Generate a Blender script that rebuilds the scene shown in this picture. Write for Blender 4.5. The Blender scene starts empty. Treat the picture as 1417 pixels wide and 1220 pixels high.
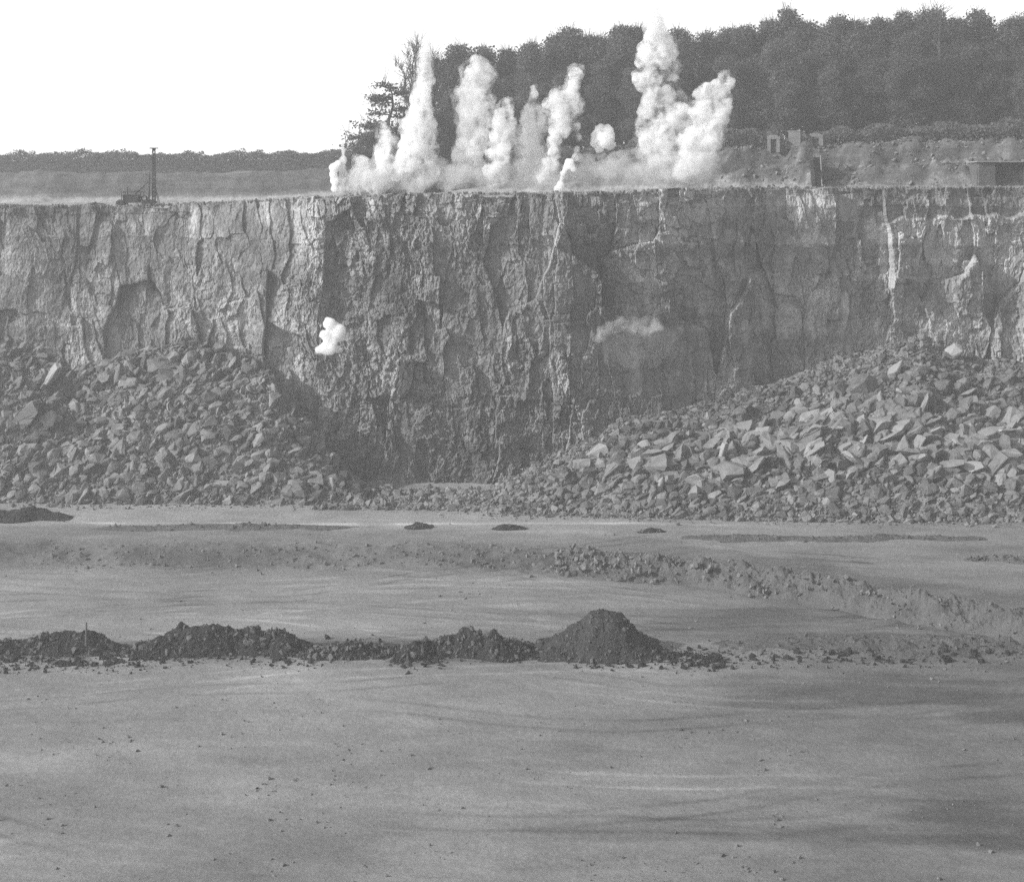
import bpy, bmesh, math, random
import numpy as np
from mathutils import Vector, Matrix, Euler

# ------------------------------------------------------------------ camera, world, sun, exposure
SC = bpy.context.scene
COL = SC.collection
IW, IH, FPX, HORIZON, CAMZ = 1417.0, 1220.0, 2025.0, 255.0, 33.0
cd = bpy.data.cameras.new('camera'); cam = bpy.data.objects.new('camera', cd); COL.objects.link(cam)
cam.location = (0, 0, CAMZ); cam.rotation_euler = (math.radians(90), 0, 0)
cd.sensor_width = 36.0; cd.lens = 36.0 * FPX / IW
cd.shift_y = -(IH / 2 - HORIZON) / IW
cd.clip_start = 0.5; cd.clip_end = 3000
SC.camera = cam

VEIL_LOW, VEIL_HIGH = 6.5, 0.4
SUN_DIR = Vector((-0.84, -0.26, 0.47)).normalized()
wd = bpy.data.worlds.new("World"); SC.world = wd; wd.use_nodes = True
nt = wd.node_tree; nt.nodes.clear()
wo = nt.nodes.new('ShaderNodeOutputWorld'); wb = nt.nodes.new('ShaderNodeBackground')
sky = nt.nodes.new('ShaderNodeTexSky'); sky.sky_type = 'NISHITA'; sky.sun_disc = False
sky.sun_elevation = math.asin(SUN_DIR.z); sky.sun_rotation = math.atan2(SUN_DIR.x, SUN_DIR.y) % (2 * math.pi)
sky.air_density = 1.6; sky.dust_density = 4.0
bw = nt.nodes.new('ShaderNodeRGBToBW')                       # the photograph is black and white
nt.links.new(sky.outputs[0], bw.inputs[0])
# thin bright overcast veil over the clear sky, whitest low down
tcw = nt.nodes.new('ShaderNodeTexCoord'); spw = nt.nodes.new('ShaderNodeSeparateXYZ'); nt.links.new(tcw.outputs['Generated'], spw.inputs[0])
mrw = nt.nodes.new('ShaderNodeMapRange'); mrw.inputs[1].default_value = 0.0; mrw.inputs[2].default_value = 0.38
mrw.inputs[3].default_value = VEIL_LOW; mrw.inputs[4].default_value = VEIL_HIGH; mrw.interpolation_type = 'SMOOTHSTEP'
nt.links.new(spw.outputs[2], mrw.inputs[0])
mry = nt.nodes.new('ShaderNodeMapRange'); mry.inputs[1].default_value = -0.6; mry.inputs[2].default_value = 0.8; mry.inputs[3].default_value = 0.28; mry.inputs[4].default_value = 1.0
nt.links.new(spw.outputs[1], mry.inputs[0]); mlw = nt.nodes.new('ShaderNodeMath'); mlw.operation = 'MULTIPLY'
nt.links.new(mrw.outputs[0], mlw.inputs[0]); nt.links.new(mry.outputs[0], mlw.inputs[1])
adw = nt.nodes.new('ShaderNodeMath'); adw.operation = 'ADD'; nt.links.new(bw.outputs[0], adw.inputs[0]); nt.links.new(mlw.outputs[0], adw.inputs[1])
nt.links.new(adw.outputs[0], wb.inputs[0])
wb.inputs[1].default_value = 0.15
nt.links.new(wb.outputs[0], wo.inputs[0])
sl = bpy.data.lights.new('sun', 'SUN'); sun = bpy.data.objects.new('sun', sl); COL.objects.link(sun)
sl.energy = 5.0; sl.angle = math.radians(1.0); sl.color = (1, 1, 1)
sun.rotation_euler = SUN_DIR.to_track_quat('Z', 'Y').to_euler()
SC.view_settings.view_transform = 'Standard'; SC.view_settings.look = 'None'
SC.view_settings.exposure = 0.15; SC.view_settings.gamma = 1.0; SC.view_settings.use_curve_mapping = False
SC.cycles.use_denoising = False                                # the sampling grain stands for the grain of the film
SC.cycles.use_adaptive_sampling = False
SC.cycles.max_bounces = 14; SC.cycles.volume_bounces = 10; SC.cycles.transparent_max_bounces = 16
SC.cycles.diffuse_bounces = 3; SC.cycles.volume_step_rate = 0.6

RND = random.Random(7)
def at(px, py, Y):
    return Vector(((px - IW / 2) * Y / FPX, Y, CAMZ - (py - HORIZON) * Y / FPX))
def xat(px, Y): return (px - IW / 2) * Y / FPX
def zat(py, Y): return CAMZ - (py - HORIZON) * Y / FPX

# ------------------------------------------------------------------ noise
def hsh(ix, iy, iz=0, s=0):
    n = (ix.astype(np.int64) * 374761393 + iy.astype(np.int64) * 668265263 + np.asarray(iz).astype(np.int64) * 2147483647 + s * 974634777) & 0xFFFFFFFF
    n = ((n ^ (n >> 13)) * 1274126177) & 0xFFFFFFFF
    n = ((n ^ (n >> 16)) * 2246822519) & 0xFFFFFFFF
    n = n ^ (n >> 15)
    return (n & 0xFFFFFF) / float(0xFFFFFF)
def vn2(x, y, s=0):
    ix, iy = np.floor(x), np.floor(y); fx, fy = x - ix, y - iy
    ux, uy = fx * fx * fx * (fx * (fx * 6 - 15) + 10), fy * fy * fy * (fy * (fy * 6 - 15) + 10)
    a, b = hsh(ix, iy, 0, s), hsh(ix + 1, iy, 0, s); c, d = hsh(ix, iy + 1, 0, s), hsh(ix + 1, iy + 1, 0, s)
    return ((a * (1 - ux) + b * ux) * (1 - uy) + (c * (1 - ux) + d * ux) * uy) * 2 - 1
def vn3(x, y, z, s=0):
    iz = np.floor(z); fz = z - iz; uz = fz * fz * (3 - 2 * fz)
    ix, iy = np.floor(x), np.floor(y); fx, fy = x - ix, y - iy
    ux, uy = fx * fx * (3 - 2 * fx), fy * fy * (3 - 2 * fy)
    r = 0
    for dz, wz in ((0, 1 - uz), (1, uz)):
        a, b = hsh(ix, iy, iz + dz, s), hsh(ix + 1, iy, iz + dz, s); c, d = hsh(ix, iy + 1, iz + dz, s), hsh(ix + 1, iy + 1, iz + dz, s)
        r = r + ((a * (1 - ux) + b * ux) * (1 - uy) + (c * (1 - ux) + d * ux) * uy) * wz
    return r * 2 - 1
def fbm2(x, y, o=4, s=0):
    r, a, t = 0, 1.0, 0
    for k in range(o):
        r = r + vn2(x * 2 ** k + k * 17.3, y * 2 ** k - k * 9.1, s + k) * a; t += a; a *= 0.5
    return r / t
def fbm3(x, y, z, o=3, s=0):
    r, a, t = 0, 1.0, 0
    for k in range(o):
        r = r + vn3(x * 2 ** k + k * 7.3, y * 2 ** k, z * 2 ** k, s + k) * a; t += a; a *= 0.5
    return r / t
def worley(x, y, s=0, jit=0.9, cheb=0.5):
    ix, iy = np.floor(x), np.floor(y)
    f1 = np.full(x.shape, 9.0); f2 = np.full(x.shape, 9.0)
    cid = np.zeros(x.shape + (2,)); dl = np.zeros(x.shape + (2,))
    for dx in (-1, 0, 1):
        for dy in (-1, 0, 1):
            cx, cy = ix + dx, iy + dy
            px = cx + 0.5 + (hsh(cx, cy, 1, s) - 0.5) * jit; py = cy + 0.5 + (hsh(cx, cy, 2, s) - 0.5) * jit
            ex, ey = x - px, y - py
            d = cheb * np.maximum(abs(ex), abs(ey)) + (1 - cheb) * np.sqrt(ex * ex + ey * ey)
            m = d < f1
            f2 = np.where(m, f1, np.minimum(f2, d)); f1 = np.where(m, d, f1)
            cid[m] = np.stack([cx, cy], -1)[m]; dl[m] = np.stack([ex, ey], -1)[m]
    return f1, f2, cid, dl
def cellr(cid, k, s=0): return hsh(cid[..., 0], cid[..., 1], k, s)
def sstep(a, b, x):
    t = np.clip((x - a) / (b - a), 0, 1); return t * t * (3 - 2 * t)
def interp(pts, x):
    return np.interp(x, [p[0] for p in pts], [p[1] for p in pts])

# ------------------------------------------------------------------ object helpers
def mesh_np(name, V, F, mat=None, smooth=False):
    """V (n,3); F (m,k) with one k, or list of such arrays."""
    me = bpy.data.meshes.new(name)
    Fs = F if isinstance(F, list) else [F]
    V = np.asarray(V, dtype=np.float32)
    me.vertices.add(len(V)); me.vertices.foreach_set('co', V.ravel())
    idx = np.concatenate([f.ravel() for f in Fs]).astype(np.int32)
    tot = np.concatenate([np.full(len(f), f.shape[1]) for f in Fs]).astype(np.int32)
    st = np.concatenate([[0], np.cumsum(tot)[:-1]]).astype(np.int32)
    me.loops.add(len(idx)); me.loops.foreach_set('vertex_index', idx)
    me.polygons.add(len(tot)); me.polygons.foreach_set('loop_start', st); me.polygons.foreach_set('loop_total', tot)
    me.update(calc_edges=True)
    me.polygons.foreach_set('use_smooth', np.full(len(tot), bool(smooth)))
    if mat: me.materials.append(mat)
    return me
def link(name, me, parent=None, loc=None):
    o = bpy.data.objects.new(name, me); COL.objects.link(o)
    if parent: o.parent = parent
    if loc is not None: o.location = loc
    return o
def empty(name, loc=(0, 0, 0)):
    o = bpy.data.objects.new(name, None); COL.objects.link(o); o.location = loc; o.empty_display_size = 0.3
    return o
def tag(o, label=None, cat=None, group=None, kind=None):
    if label: o['label'] = label
    if cat: o['category'] = cat
    if group: o['group'] = group
    if kind: o['kind'] = kind
    return o
def grid_faces(nu, nv):
    i = np.arange(nu * nv).reshape(nu, nv)
    return np.stack([i[:-1, :-1], i[1:, :-1], i[1:, 1:], i[:-1, 1:]], -1).reshape(-1, 4)
def boxes(bl):
    """merge boxes (cx,cy,cz,sx,sy,sz[,rotation matrix]) -> V,F"""
    V, F = [], []
    q = np.array([(-1,-1,-1),(1,-1,-1),(1,1,-1),(-1,1,-1),(-1,-1,1),(1,-1,1),(1,1,1),(-1,1,1)]) * 0.5
    f = np.array([(0,3,2,1),(4,5,6,7),(0,1,5,4),(1,2,6,5),(2,3,7,6),(3,0,4,7)])
    for b in bl:
        v = q * np.array(b[3:6])
        if len(b) > 6: v = v @ np.array(b[6]).T
        F.append(f + 8 * len(V)); V.append(v + np.array(b[:3]))
    return np.concatenate(V), np.concatenate(F)
def tubes(tl, n=6):
    """tapered tubes (p0,p1,r0,r1) -> V,F"""
    V, F = [], []
    for k, (p0, p1, r0, r1) in enumerate(tl):
        p0, p1 = np.array(p0, float), np.array(p1, float); d = p1 - p0; L = np.linalg.norm(d); d = d / max(L, 1e-6)
        a = np.cross(d, (0, 0, 1.0) if abs(d[2]) < 0.9 else (1.0, 0, 0)); a /= np.linalg.norm(a); b = np.cross(d, a)
        t = np.arange(n) * 2 * math.pi / n
        ring = np.cos(t)[:, None] * a + np.sin(t)[:, None] * b
        V.append(np.concatenate([p0 + ring * r0, p1 + ring * r1]))
        i = np.arange(n); j = (i + 1) % n
        F.append(np.stack([i, j, j + n, i + n], -1) + 2 * n * k)
    return np.concatenate(V), np.concatenate(F)

# ------------------------------------------------------------------ materials (all neutral: a black and white picture)
def g(v): return (v, v, v, 1)
def mat_new(name):
    m = bpy.data.materials.new(name); m.use_nodes = True; n = m.node_tree; n.nodes.clear()
    return m, n
def math_node(n, op, a, b=None, clamp=False):
    k = n.nodes.new('ShaderNodeMath'); k.operation = op; k.use_clamp = clamp
    for i, v in enumerate((a, b)):
        if v is None: continue
        if isinstance(v, (int, float)): k.inputs[i].default_value = v
        else: n.links.new(v, k.inputs[i])
    return k.outputs[0]
def noise_node(n, vec, scale, detail=4, rough=0.6, dist=0.0):
    k = n.nodes.new('ShaderNodeTexNoise'); k.inputs['Scale'].default_value = scale
    k.inputs['Detail'].default_value = detail; k.inputs['Roughness'].default_value = rough; k.inputs['Distortion'].default_value = dist
    n.links.new(vec, k.inputs['Vector']); return k.outputs[0]
def ramp(n, fac, stops):
    k = n.nodes.new('ShaderNodeValToRGB'); cr = k.color_ramp
    while len(cr.elements) < len(stops): cr.elements.new(0.5)
    for e, (p, c) in zip(cr.elements, stops): e.position = p; e.color = g(c)
    n.links.new(fac, k.inputs[0]); return k.outputs[0]
def coords(n, stretch=(1, 1, 1), kind='Object', rot=(0, 0, 0)):
    tc = n.nodes.new('ShaderNodeTexCoord'); mp = n.nodes.new('ShaderNodeMapping')
    mp.inputs['Scale'].default_value = stretch; mp.inputs['Rotation'].default_value = rot
    n.links.new(tc.outputs[kind], mp.inputs[0]); return mp.outputs[0]
def finish(n, col, rough=0.95, bump=None, bstr=0.5, bdist=0.1, spec=0.1):
    p = n.nodes.new('ShaderNodeBsdfPrincipled'); o = n.nodes.new('ShaderNodeOutputMaterial')
    p.inputs['Roughness'].default_value = rough; p.inputs['Specular IOR Level'].default_value = spec
    if isinstance(col, float): p.inputs['Base Color'].default_value = g(col)
    else: n.links.new(col, p.inputs['Base Color'])
    if bump is not None:
        b = n.nodes.new('ShaderNodeBump'); b.inputs['Strength'].default_value = bstr; b.inputs['Distance'].default_value = bdist
        n.links.new(bump, b.inputs['Height']); n.links.new(b.outputs[0], p.inputs['Normal'])
    n.links.new(p.outputs[0], o.inputs[0]); return p
def rocky(name, lo, hi, scale=0.6, stretch=(1, 1, 1), fine=5.0, bump=0.12, rnd=0.0, contrast=0.22):
    m, n = mat_new(name); v = coords(n, stretch); vf = coords(n)
    a = noise_node(n, v, scale, 6, 0.65, 0.4); b = noise_node(n, vf, fine, 5, 0.7)
    s = math_node(n, 'ADD', math_node(n, 'MULTIPLY', a, 0.65), math_node(n, 'MULTIPLY', b, 0.35))
    ta_ = n.nodes.new('ShaderNodeAttribute'); ta_.attribute_name = 'tint'; s = math_node(n, 'ADD', s, ta_.outputs['Fac'])
    if rnd:
        oi = n.nodes.new('ShaderNodeObjectInfo'); s = math_node(n, 'ADD', s, math_node(n, 'MULTIPLY', math_node(n, 'SUBTRACT', oi.outputs['Random'], 0.5), rnd))
    c = ramp(n, s, [(0.5 - contrast, lo), (0.5 + contrast, hi)])
    finish(n, c, bump=b, bstr=0.6, bdist=bump)
    return m
M = {}
M['rock'] = rocky('limestone_rubble', 0.07, 0.235, 0.5, fine=3.0, rnd=0.25)
M['rock_pale'] = rocky('pale_limestone', 0.15, 0.32, 0.5, fine=3.0, rnd=0.2)
M['heap'] = rocky('rubble_fines', 0.09, 0.23, 0.8, fine=4.0)
M['soil'] = rocky('dark_soil', 0.008, 0.036, 0.7, fine=6.0, bump=0.15)
M['soil_mid'] = rocky('grey_soil', 0.045, 0.12, 0.7, fine=6.0, bump=0.15)
M['soil_cone'] = rocky('brown_soil', 0.014, 0.055, 0.7, fine=6.0, bump=0.2)
M['concrete'] = rocky('old_concrete', 0.08, 0.16, 0.9, fine=8.0, bump=0.03)
M['steel'] = rocky('dark_steel', 0.02, 0.05, 2.0, fine=9.0, bump=0.01)
M['roofing'] = rocky('roof_sheet', 0.18, 0.26, 1.0, fine=9.0, bump=0.01)
M['timber'] = rocky('weathered_timber', 0.06, 0.12, 1.5, (1, 1, 0.2), fine=9.0, bump=0.01)
M['bark'] = rocky('bark', 0.04, 0.08, 1.5, (1, 1, 0.3), fine=8.0, bump=0.03)
def leaf_mat(name, lo, hi):
    m, n = mat_new(name); v = coords(n); a = noise_node(n, v, 0.7, 3, 0.6)
    oi = n.nodes.new('ShaderNodeObjectInfo')
    s = math_node(n, 'ADD', a, math_node(n, 'MULTIPLY', math_node(n, 'SUBTRACT', oi.outputs['Random'], 0.5), 0.3))
    c_ = ramp(n, s, [(0.3, lo), (0.7, hi)])
    d_ = n.nodes.new('ShaderNodeBsdfDiffuse'); t_ = n.nodes.new('ShaderNodeBsdfTranslucent'); x_ = n.nodes.new('ShaderNodeMixShader'); o_ = n.nodes.new('ShaderNodeOutputMaterial')
    n.links.new(c_, d_.inputs[0]); n.links.new(c_, t_.inputs[0]); x_.inputs[0].default_value = 0.42
    n.links.new(d_.outputs[0], x_.inputs[1]); n.links.new(t_.outputs[0], x_.inputs[2]); n.links.new(x_.outputs[0], o_.inputs[0])
    return m
M['leaf'] = leaf_mat('leaves', 0.085, 0.14)
M['needle'] = leaf_mat('dark_needles', 0.03, 0.06)
M['scrub'] = leaf_mat('dry_scrub', 0.06, 0.12)

# cliff: vertical streaks, darker soil lip on top, pale fresh breaks
def cliff_mat():
    m, n = mat_new('limestone_face')
    v = coords(n, (1, 1, 0.22)); v2 = coords(n); vb = coords(n, (0.12, 0.12, 1.1))
    a = noise_node(n, v, 0.55, 6, 0.68, 0.6); b = noise_node(n, v2, 2.6, 6, 0.72); c = noise_node(n, vb, 1.0, 3, 0.5)
    d = noise_node(n, v2, 0.09, 3, 0.5)
    s = math_node(n, 'ADD', math_node(n, 'MULTIPLY', a, 0.38), math_node(n, 'MULTIPLY', b, 0.27))
    s = math_node(n, 'ADD', s, math_node(n, 'MULTIPLY', c, 0.12)); s = math_node(n, 'ADD', s, math_node(n, 'MULTIPLY', d, 0.23))
    fr_ = n.nodes.new('ShaderNodeAttribute'); fr_.attribute_name = 'rock_tone'; s = math_node(n, 'ADD', s, fr_.outputs['Fac'])
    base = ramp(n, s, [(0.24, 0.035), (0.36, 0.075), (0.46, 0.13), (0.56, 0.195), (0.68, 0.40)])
    finish(n, base, bump=b, bstr=0.7, bdist=0.2)
    return m
M['cliff'] = cliff_mat()

def floor_mat():
    m, n = mat_new('quarry_floor')
    v = coords(n); vs = coords(n, (0.35, 0.6, 1), rot=(0, 0, math.radians(4))); vt = coords(n, (0.30, 0.9, 1), rot=(0, 0, math.radians(-18)))
    a = noise_node(n, vs, 0.5, 8, 0.72, 0.6); b = noise_node(n, v, 2.6, 6, 0.75); c = noise_node(n, vt, 0.5, 8, 0.72, 0.8)
    e = noise_node(n, v, 0.10, 6, 0.72)
    h_ = noise_node(n, v, 9.0, 4, 0.75)
    s = math_node(n, 'ADD', math_node(n, 'MULTIPLY', a, 0.20), math_node(n, 'MULTIPLY', b, 0.26)); s = math_node(n, 'ADD', s, math_node(n, 'MULTIPLY', h_, 0.18))
    s = math_node(n, 'ADD', s, math_node(n, 'MULTIPLY', c, 0.16)); s = math_node(n, 'ADD', s, math_node(n, 'MULTIPLY', e, 0.20))
    at_ = n.nodes.new('ShaderNodeAttribute'); at_.attribute_name = 'soil_cover'           # damp earth (negative: chalky tracks) lying on the floor
    s = math_node(n, 'SUBTRACT', s, at_.outputs['Fac'])
    base = ramp(n, s, [(0.12, 0.03), (0.30, 0.085), (0.42, 0.14), (0.52, 0.195), (0.62, 0.27), (0.75, 0.40)])
    finish(n, base, bump=math_node(n, 'ADD', b, a), bstr=0.6, bdist=0.15)
    return m
M['floor'] = floor_mat()
def plateau_mat():
    m, n = mat_new('plateau_ground'); v = coords(n, (0.4, 1, 2.0)); v2 = coords(n)
    a = noise_node(n, v, 0.35, 6, 0.65, 0.4); b = noise_node(n, v2, 2.0, 6, 0.7)
    s = math_node(n, 'ADD', math_node(n, 'MULTIPLY', a, 0.6), math_node(n, 'MULTIPLY', b, 0.4))
    fr_ = n.nodes.new('ShaderNodeAttribute'); fr_.attribute_name = 'rock_tone'; s = math_node(n, 'ADD', s, fr_.outputs['Fac'])
    finish(n, ramp(n, s, [(0.28, 0.045), (0.5, 0.11), (0.72, 0.30)]), bump=b, bstr=0.6, bdist=0.2); return m
M['plateau'] = plateau_mat()

# ------------------------------------------------------------------ ground levels
EDGE = [(0, 134), (300, 133.5), (600, 133), (800, 130.5), (950, 127.5), (1100, 122.5), (1250, 116.5), (1417, 111)]
def edge_y(x): return interp([((p - IW/2) * y / FPX, y) for p, y in EDGE], x)
def floor_z(x, y):
    e = edge_y(x) + fbm2(x * 0.12, y * 0.05, 3, 5) * 1.2
    z = -1.1 * (1 - sstep(-3.0, 0.6, y - e))
    rough = np.exp(-((y - e + 1.0) / 2.6) ** 2)
    z = z + rough * fbm2(x * 0.5, y * 0.7, 4, 8) * 0.35
    z = z + fbm2(x * 0.03, y * 0.06, 3, 3) * 0.30 + fbm2(x * 0.35, y * 0.8, 3, 9) * 0.07
    # shallow vehicle ruts
    u = y + 0.18 * x + 4 * vn2(x * 0.03, y * 0.03, 4)
    z = z - 0.10 * np.exp(-((u - 118) / 0.5) ** 2) - 0.10 * np.exp(-((u - 120.2) / 0.5) ** 2)
    u = y - 0.30 * x + 5 * vn2(x * 0.025, y * 0.03, 6)
    for c in (112, 114, 126, 127.8): z = z - 0.09 * np.exp(-((u - c) / 0.45) ** 2)
    return z
xs = np.concatenate([np.linspace(-320, -95, 30)[:-1], np.linspace(-95, 95, 900), np.linspace(95, 320, 30)[1:]])
ys = np.concatenate([np.linspace(-60, 60, 30)[:-1], np.linspace(60, 165, 900), np.linspace(165, 190, 12)[1:]])
X, Y = np.meshgrid(xs, ys, indexing='ij')
fl = link('quarry_ground', mesh_np('quarry_ground', np.stack([X, Y, floor_z(X, Y)], -1).reshape(-1, 3), grid_faces(len(xs), len(ys)), M['floor'], True))
def soil_cover(x, y):
    px = x / np.maximum(y, 40) * FPX + IW / 2; e = edge_y(x); d = y - e
    w1 = fbm2(x * 0.10, y * 0.25, 4, 101); w2 = fbm2(x * 0.05, y * 0.3, 4, 102)
    c = 0.20 * np.exp(-((d + 1.2 + w1) / 2.6) ** 2) + 0.10 * fbm2(x * 0.07, y * 0.22, 4, 103)                                # earth on the step
    c = c + 0.05 * sstep(0.5, 3.0, d + w1) * (1 - sstep(6.5, 8.5, d + w1 * 2)) - 0.05 * sstep(6.5, 8.5, d + w1 * 2)
    c = c + 0.09 * sstep(600, 1300, px) + 0.07 * sstep(850, 1250, px) * np.exp(-((y - 104.5 - 2 * w1) / 2.2) ** 2)
    c = c + 0.12 * sstep(0.05, 0.4, w2) * sstep(500, 1100, px) * (1 - sstep(-6, 0, d))
    c = c + 0.30 * np.exp(-((y - 107.0 - w1 * 2) / 1.8) ** 2) * (1 - sstep(760, 980, px)) * sstep(-0.35, 0.15, fbm2(x * 0.25, y * 0.4, 4, 140) )
    # chalky wheel tracks, winding
    def track(f, wdt, amt, x0, x1):
        return -amt * np.exp(-((y - f) / wdt) ** 2) * sstep(x0, x0 + 5, x) * (1 - sstep(x1 - 5, x1, x)) * (0.6 + 0.6 * vn2(x * 0.3, x * 0, 7))
    c = c + track(142.0 - 0.02 * x + 0.5 * np.sin(x * 0.08), 0.45, 0.20, -45, 25) + track(112.5 - 0.16 * (x + 10) + 0.8 * np.sin(x * 0.2), 0.3, 0.14, -26, -6)
    for k in range(46):
        r1 = random.Random(900 + k); yc = r1.uniform(72, 129); yc = yc if k % 2 else r1.uniform(107, 130); sl_ = r1.uniform(-0.45, 0.45); am = r1.uniform(0.04, 0.13) * (1 if r1.random() < 0.6 else -1); xc = r1.uniform(-45, 30); Lh = r1.uniform(8, 28)
        f = yc + sl_ * (x - xc) + 0.012 * r1.uniform(-1, 1) * (x - xc) ** 2 + 0.5 * np.sin(x * 0.25 + k)
        for of in (-0.9, 0.9):
            c = c + track(f + of, 0.22, am, xc - Lh, xc + Lh)
    return c
sat = fl.data.attributes.new('soil_cover', 'FLOAT', 'POINT'); sat.data.foreach_set('value', soil_cover(X, Y).astype(np.float32).ravel())
tag(fl, 'pale trodden quarry floor with vehicle tracks', 'ground', kind='structure')

# ------------------------------------------------------------------ the quarry face
def cx_(px, Y=166): return (px - IW / 2) * Y / FPX
CY = [(-95, 170.5), (cx_(0), 169.5), (cx_(230), 168), (cx_(330), 166.3), (cx_(440), 163.9), (cx_(540), 162.2), (cx_(700), 161.3), (cx_(840), 162), (cx_(900), 163.6), (cx_(990), 166.3), (cx_(1100), 170.5), (cx_(1300), 173), (95, 175)]
ZT = [(-95, 30.3), (cx_(0), 30.5), (cx_(150), 30.4), (cx_(300), 30.9), (cx_(450), 31.5), (cx_(620), 31.9), (cx_(870), 32.1), (cx_(980), 32.5), (cx_(1417), 32.6), (95, 32.8)]
def cliff_y(x, z=15): return interp(CY, x)
def cliff_top(x): return interp(ZT, x)
nx, nz = 2240, 400
xs = np.concatenate([np.linspace(-95, -62, 121)[:-1], np.linspace(-62, 62, 2000), np.linspace(62, 95, 121)[1:]]); t = np.linspace(0, 1, nz)
X, T = np.meshgrid(xs, t, indexing='ij')
TOP = cliff_top(X) + fbm2(X * 0.25, X * 0, 3, 21) * 0.3 + (hsh(np.floor(X / 1.7 + vn2(X, X * 0, 5) * .4), X * 0, 3, 5) - 0.6) * 0.5 * (1 - 0.75 * sstep(20, 30, X))
Z = -1.5 + T * (TOP + 1.5)
cpx = X / 166 * FPX + IW / 2                                   # where along the face, for its different rock zones
broken = sstep(330, 520, cpx) * (1 - sstep(840, 900, cpx))     # the freshly blasted, shattered middle
blocky = sstep(860, 890, cpx) * (1 - sstep(985, 1010, cpx)) * sstep(14, 20, Z)
wx = X + fbm2(X * 0.25, Z * 0.12, 2, 31) * 0.8 + fbm2(X * 1.3, Z * 1.0, 3, 32) * 0.10; wz = Z + fbm2(X * 0.2, Z * 0.25, 2, 33) * 0.8 + fbm2(X * 1.3, Z * 1.3, 3, 34) * 0.10
def blocks(sx, sz, s, off, tilt, jit=0.9, cheb=0.6, joint=0.06, jd=0.2):
    f1, f2, cid, dl = worley(wx / sx, wz / sz, s, jit, cheb)
    d = (cellr(cid, 5, s) - 0.5) * 2 * off
    d = d + (cellr(cid, 6, s) - 0.5) * 2 * tilt * dl[..., 0] * sx + (cellr(cid, 7, s) - 0.5) * 2 * tilt * 0.7 * dl[..., 1] * sz
    return d - jd * (1 - sstep(0, joint, f2 - f1))
leftz = 1 - 0.45 * (1 - sstep(300, 420, cpx)) * sstep(-0.25, 0.15, fbm2(X * 0.16, Z * 0.07, 3, 46) + 0.05)     # smooth slabs between rougher ribs
slab = sstep(-0.12, 0.22, fbm2(X * 0.28, Z * 0.10, 4, 48))
calm = leftz * (0.45 + 0.65 * slab)
D = blocks(5.6, 22.0, 1, 0.44, 0.12, joint=0.02, jd=0.08)                              # big buttresses (positive = towards the viewer)
D += blocks(1.6, 4.6, 2, 0.34, 0.16, cheb=1.0, joint=0.03, jd=0.10) * (0.6 + 0.4 * calm)               # columns
D += blocks(0.90, 1.35, 3, 0.20, 0.26, cheb=1.0, joint=0.05, jd=0.10) * (0.55 + 0.5 * broken) * calm
D += blocks(0.48, 0.62, 4, 0.11, 0.32, cheb=1.0, joint=0.08, jd=0.04) * (0.50 + 0.6 * broken) * calm
D += blocks(0.27, 0.4, 12, 0.04, 0.35, joint=0.1, jd=0.03) * (0.6 + 0.7 * broken) * calm
D += blocks(2.1, 1.1, 6, 0.30, 0.16, cheb=1.0, joint=0.05, jd=0.12) * blocky
# bedding: courses of unequal thickness standing a little proud of one another
zc = (wz + 0.012 * X) * 0.62; zi = np.floor(zc + 0.35 * vn2(zc, zc * 0, 15)); 
D += (hsh(zi, zi * 0, 1, 16) - 0.5) * 0.26 * sstep(-0.4, 0.2, fbm2(X * 0.12, Z * 0.2, 3, 47))
over = sstep(1190, 1230, cpx + 8 * vn2(Z, X * 0, 8)); lip = TOP - 3.6 + 1.4 * fbm2(X * 0.25, X * 0, 3, 99)
D -= over * (0.5 + 0.8 * fbm2(X * 0.2, X * 0, 3, 98)) * sstep(-0.15, 0.25, Z - lip)          # overburden set back above a ledge at right
D += fbm2(X * 0.09, Z * 0.05, 3, 41) * 1.1 + fbm2(X * 1.2, Z * 0.8, 5, 43) * 0.09 + fbm2(X * 4.5, Z * 2.5, 3, 45) * 0.06
D -= 1.8 * np.exp(-(((cpx - 905) / 90) ** 2 + ((Z - 13) / 6) ** 2))                     # hollow behind the dust
D += 0.5 * sstep(0, 1, 1 - T) * 2.0                                                      # slight batter
# bulging lips just under the rim and weathered overburden notch
D -= 0.9 * sstep(TOP - 2.4, TOP - 0.2, Z) * (0.6 + 0.4 * fbm2(X * 0.5, Z * 0.5, 3, 51))
YY = cliff_y(X) - D
XX = X + fbm2(X * 0.8, Z * 0.8, 3, 61) * 0.12
# back strip over the rim
k = 22; tb = np.linspace(0, 1, k + 1)[1:]
Xb = np.repeat(xs[:, None], k, 1); Yb = YY[:, -1:] + tb[None] ** 1.5 * 7.0
Zb = TOP[:, -1:] + fbm2(Xb * 0.7, Yb * 0.7, 3, 52) * 0.22 * np.sin(np.pi * np.minimum(tb[None] * 1.2, 1))
Zb -= 0.2 * sstep(0.6, 1, tb[None])
XX = np.concatenate([XX, Xb], 1); YY = np.concatenate([YY, Yb], 1); ZZ = np.concatenate([Z, Zb], 1)
fc = link('rock_face', mesh_np('rock_face', np.stack([XX, YY, ZZ], -1).reshape(-1, 3), grid_faces(nx, nz + k)[:, ::-1], M['cliff'], False))
def pz(py): return CAMZ - (py - HORIZON) * 167 / FPX
tone = -0.10 * over * sstep(-0.3, 0.3, Z - lip) - 0.05 * (1 - sstep(1.5, 5, Z)) * (0.5 + vn2(X * .4, Z * .4, 3))
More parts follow.
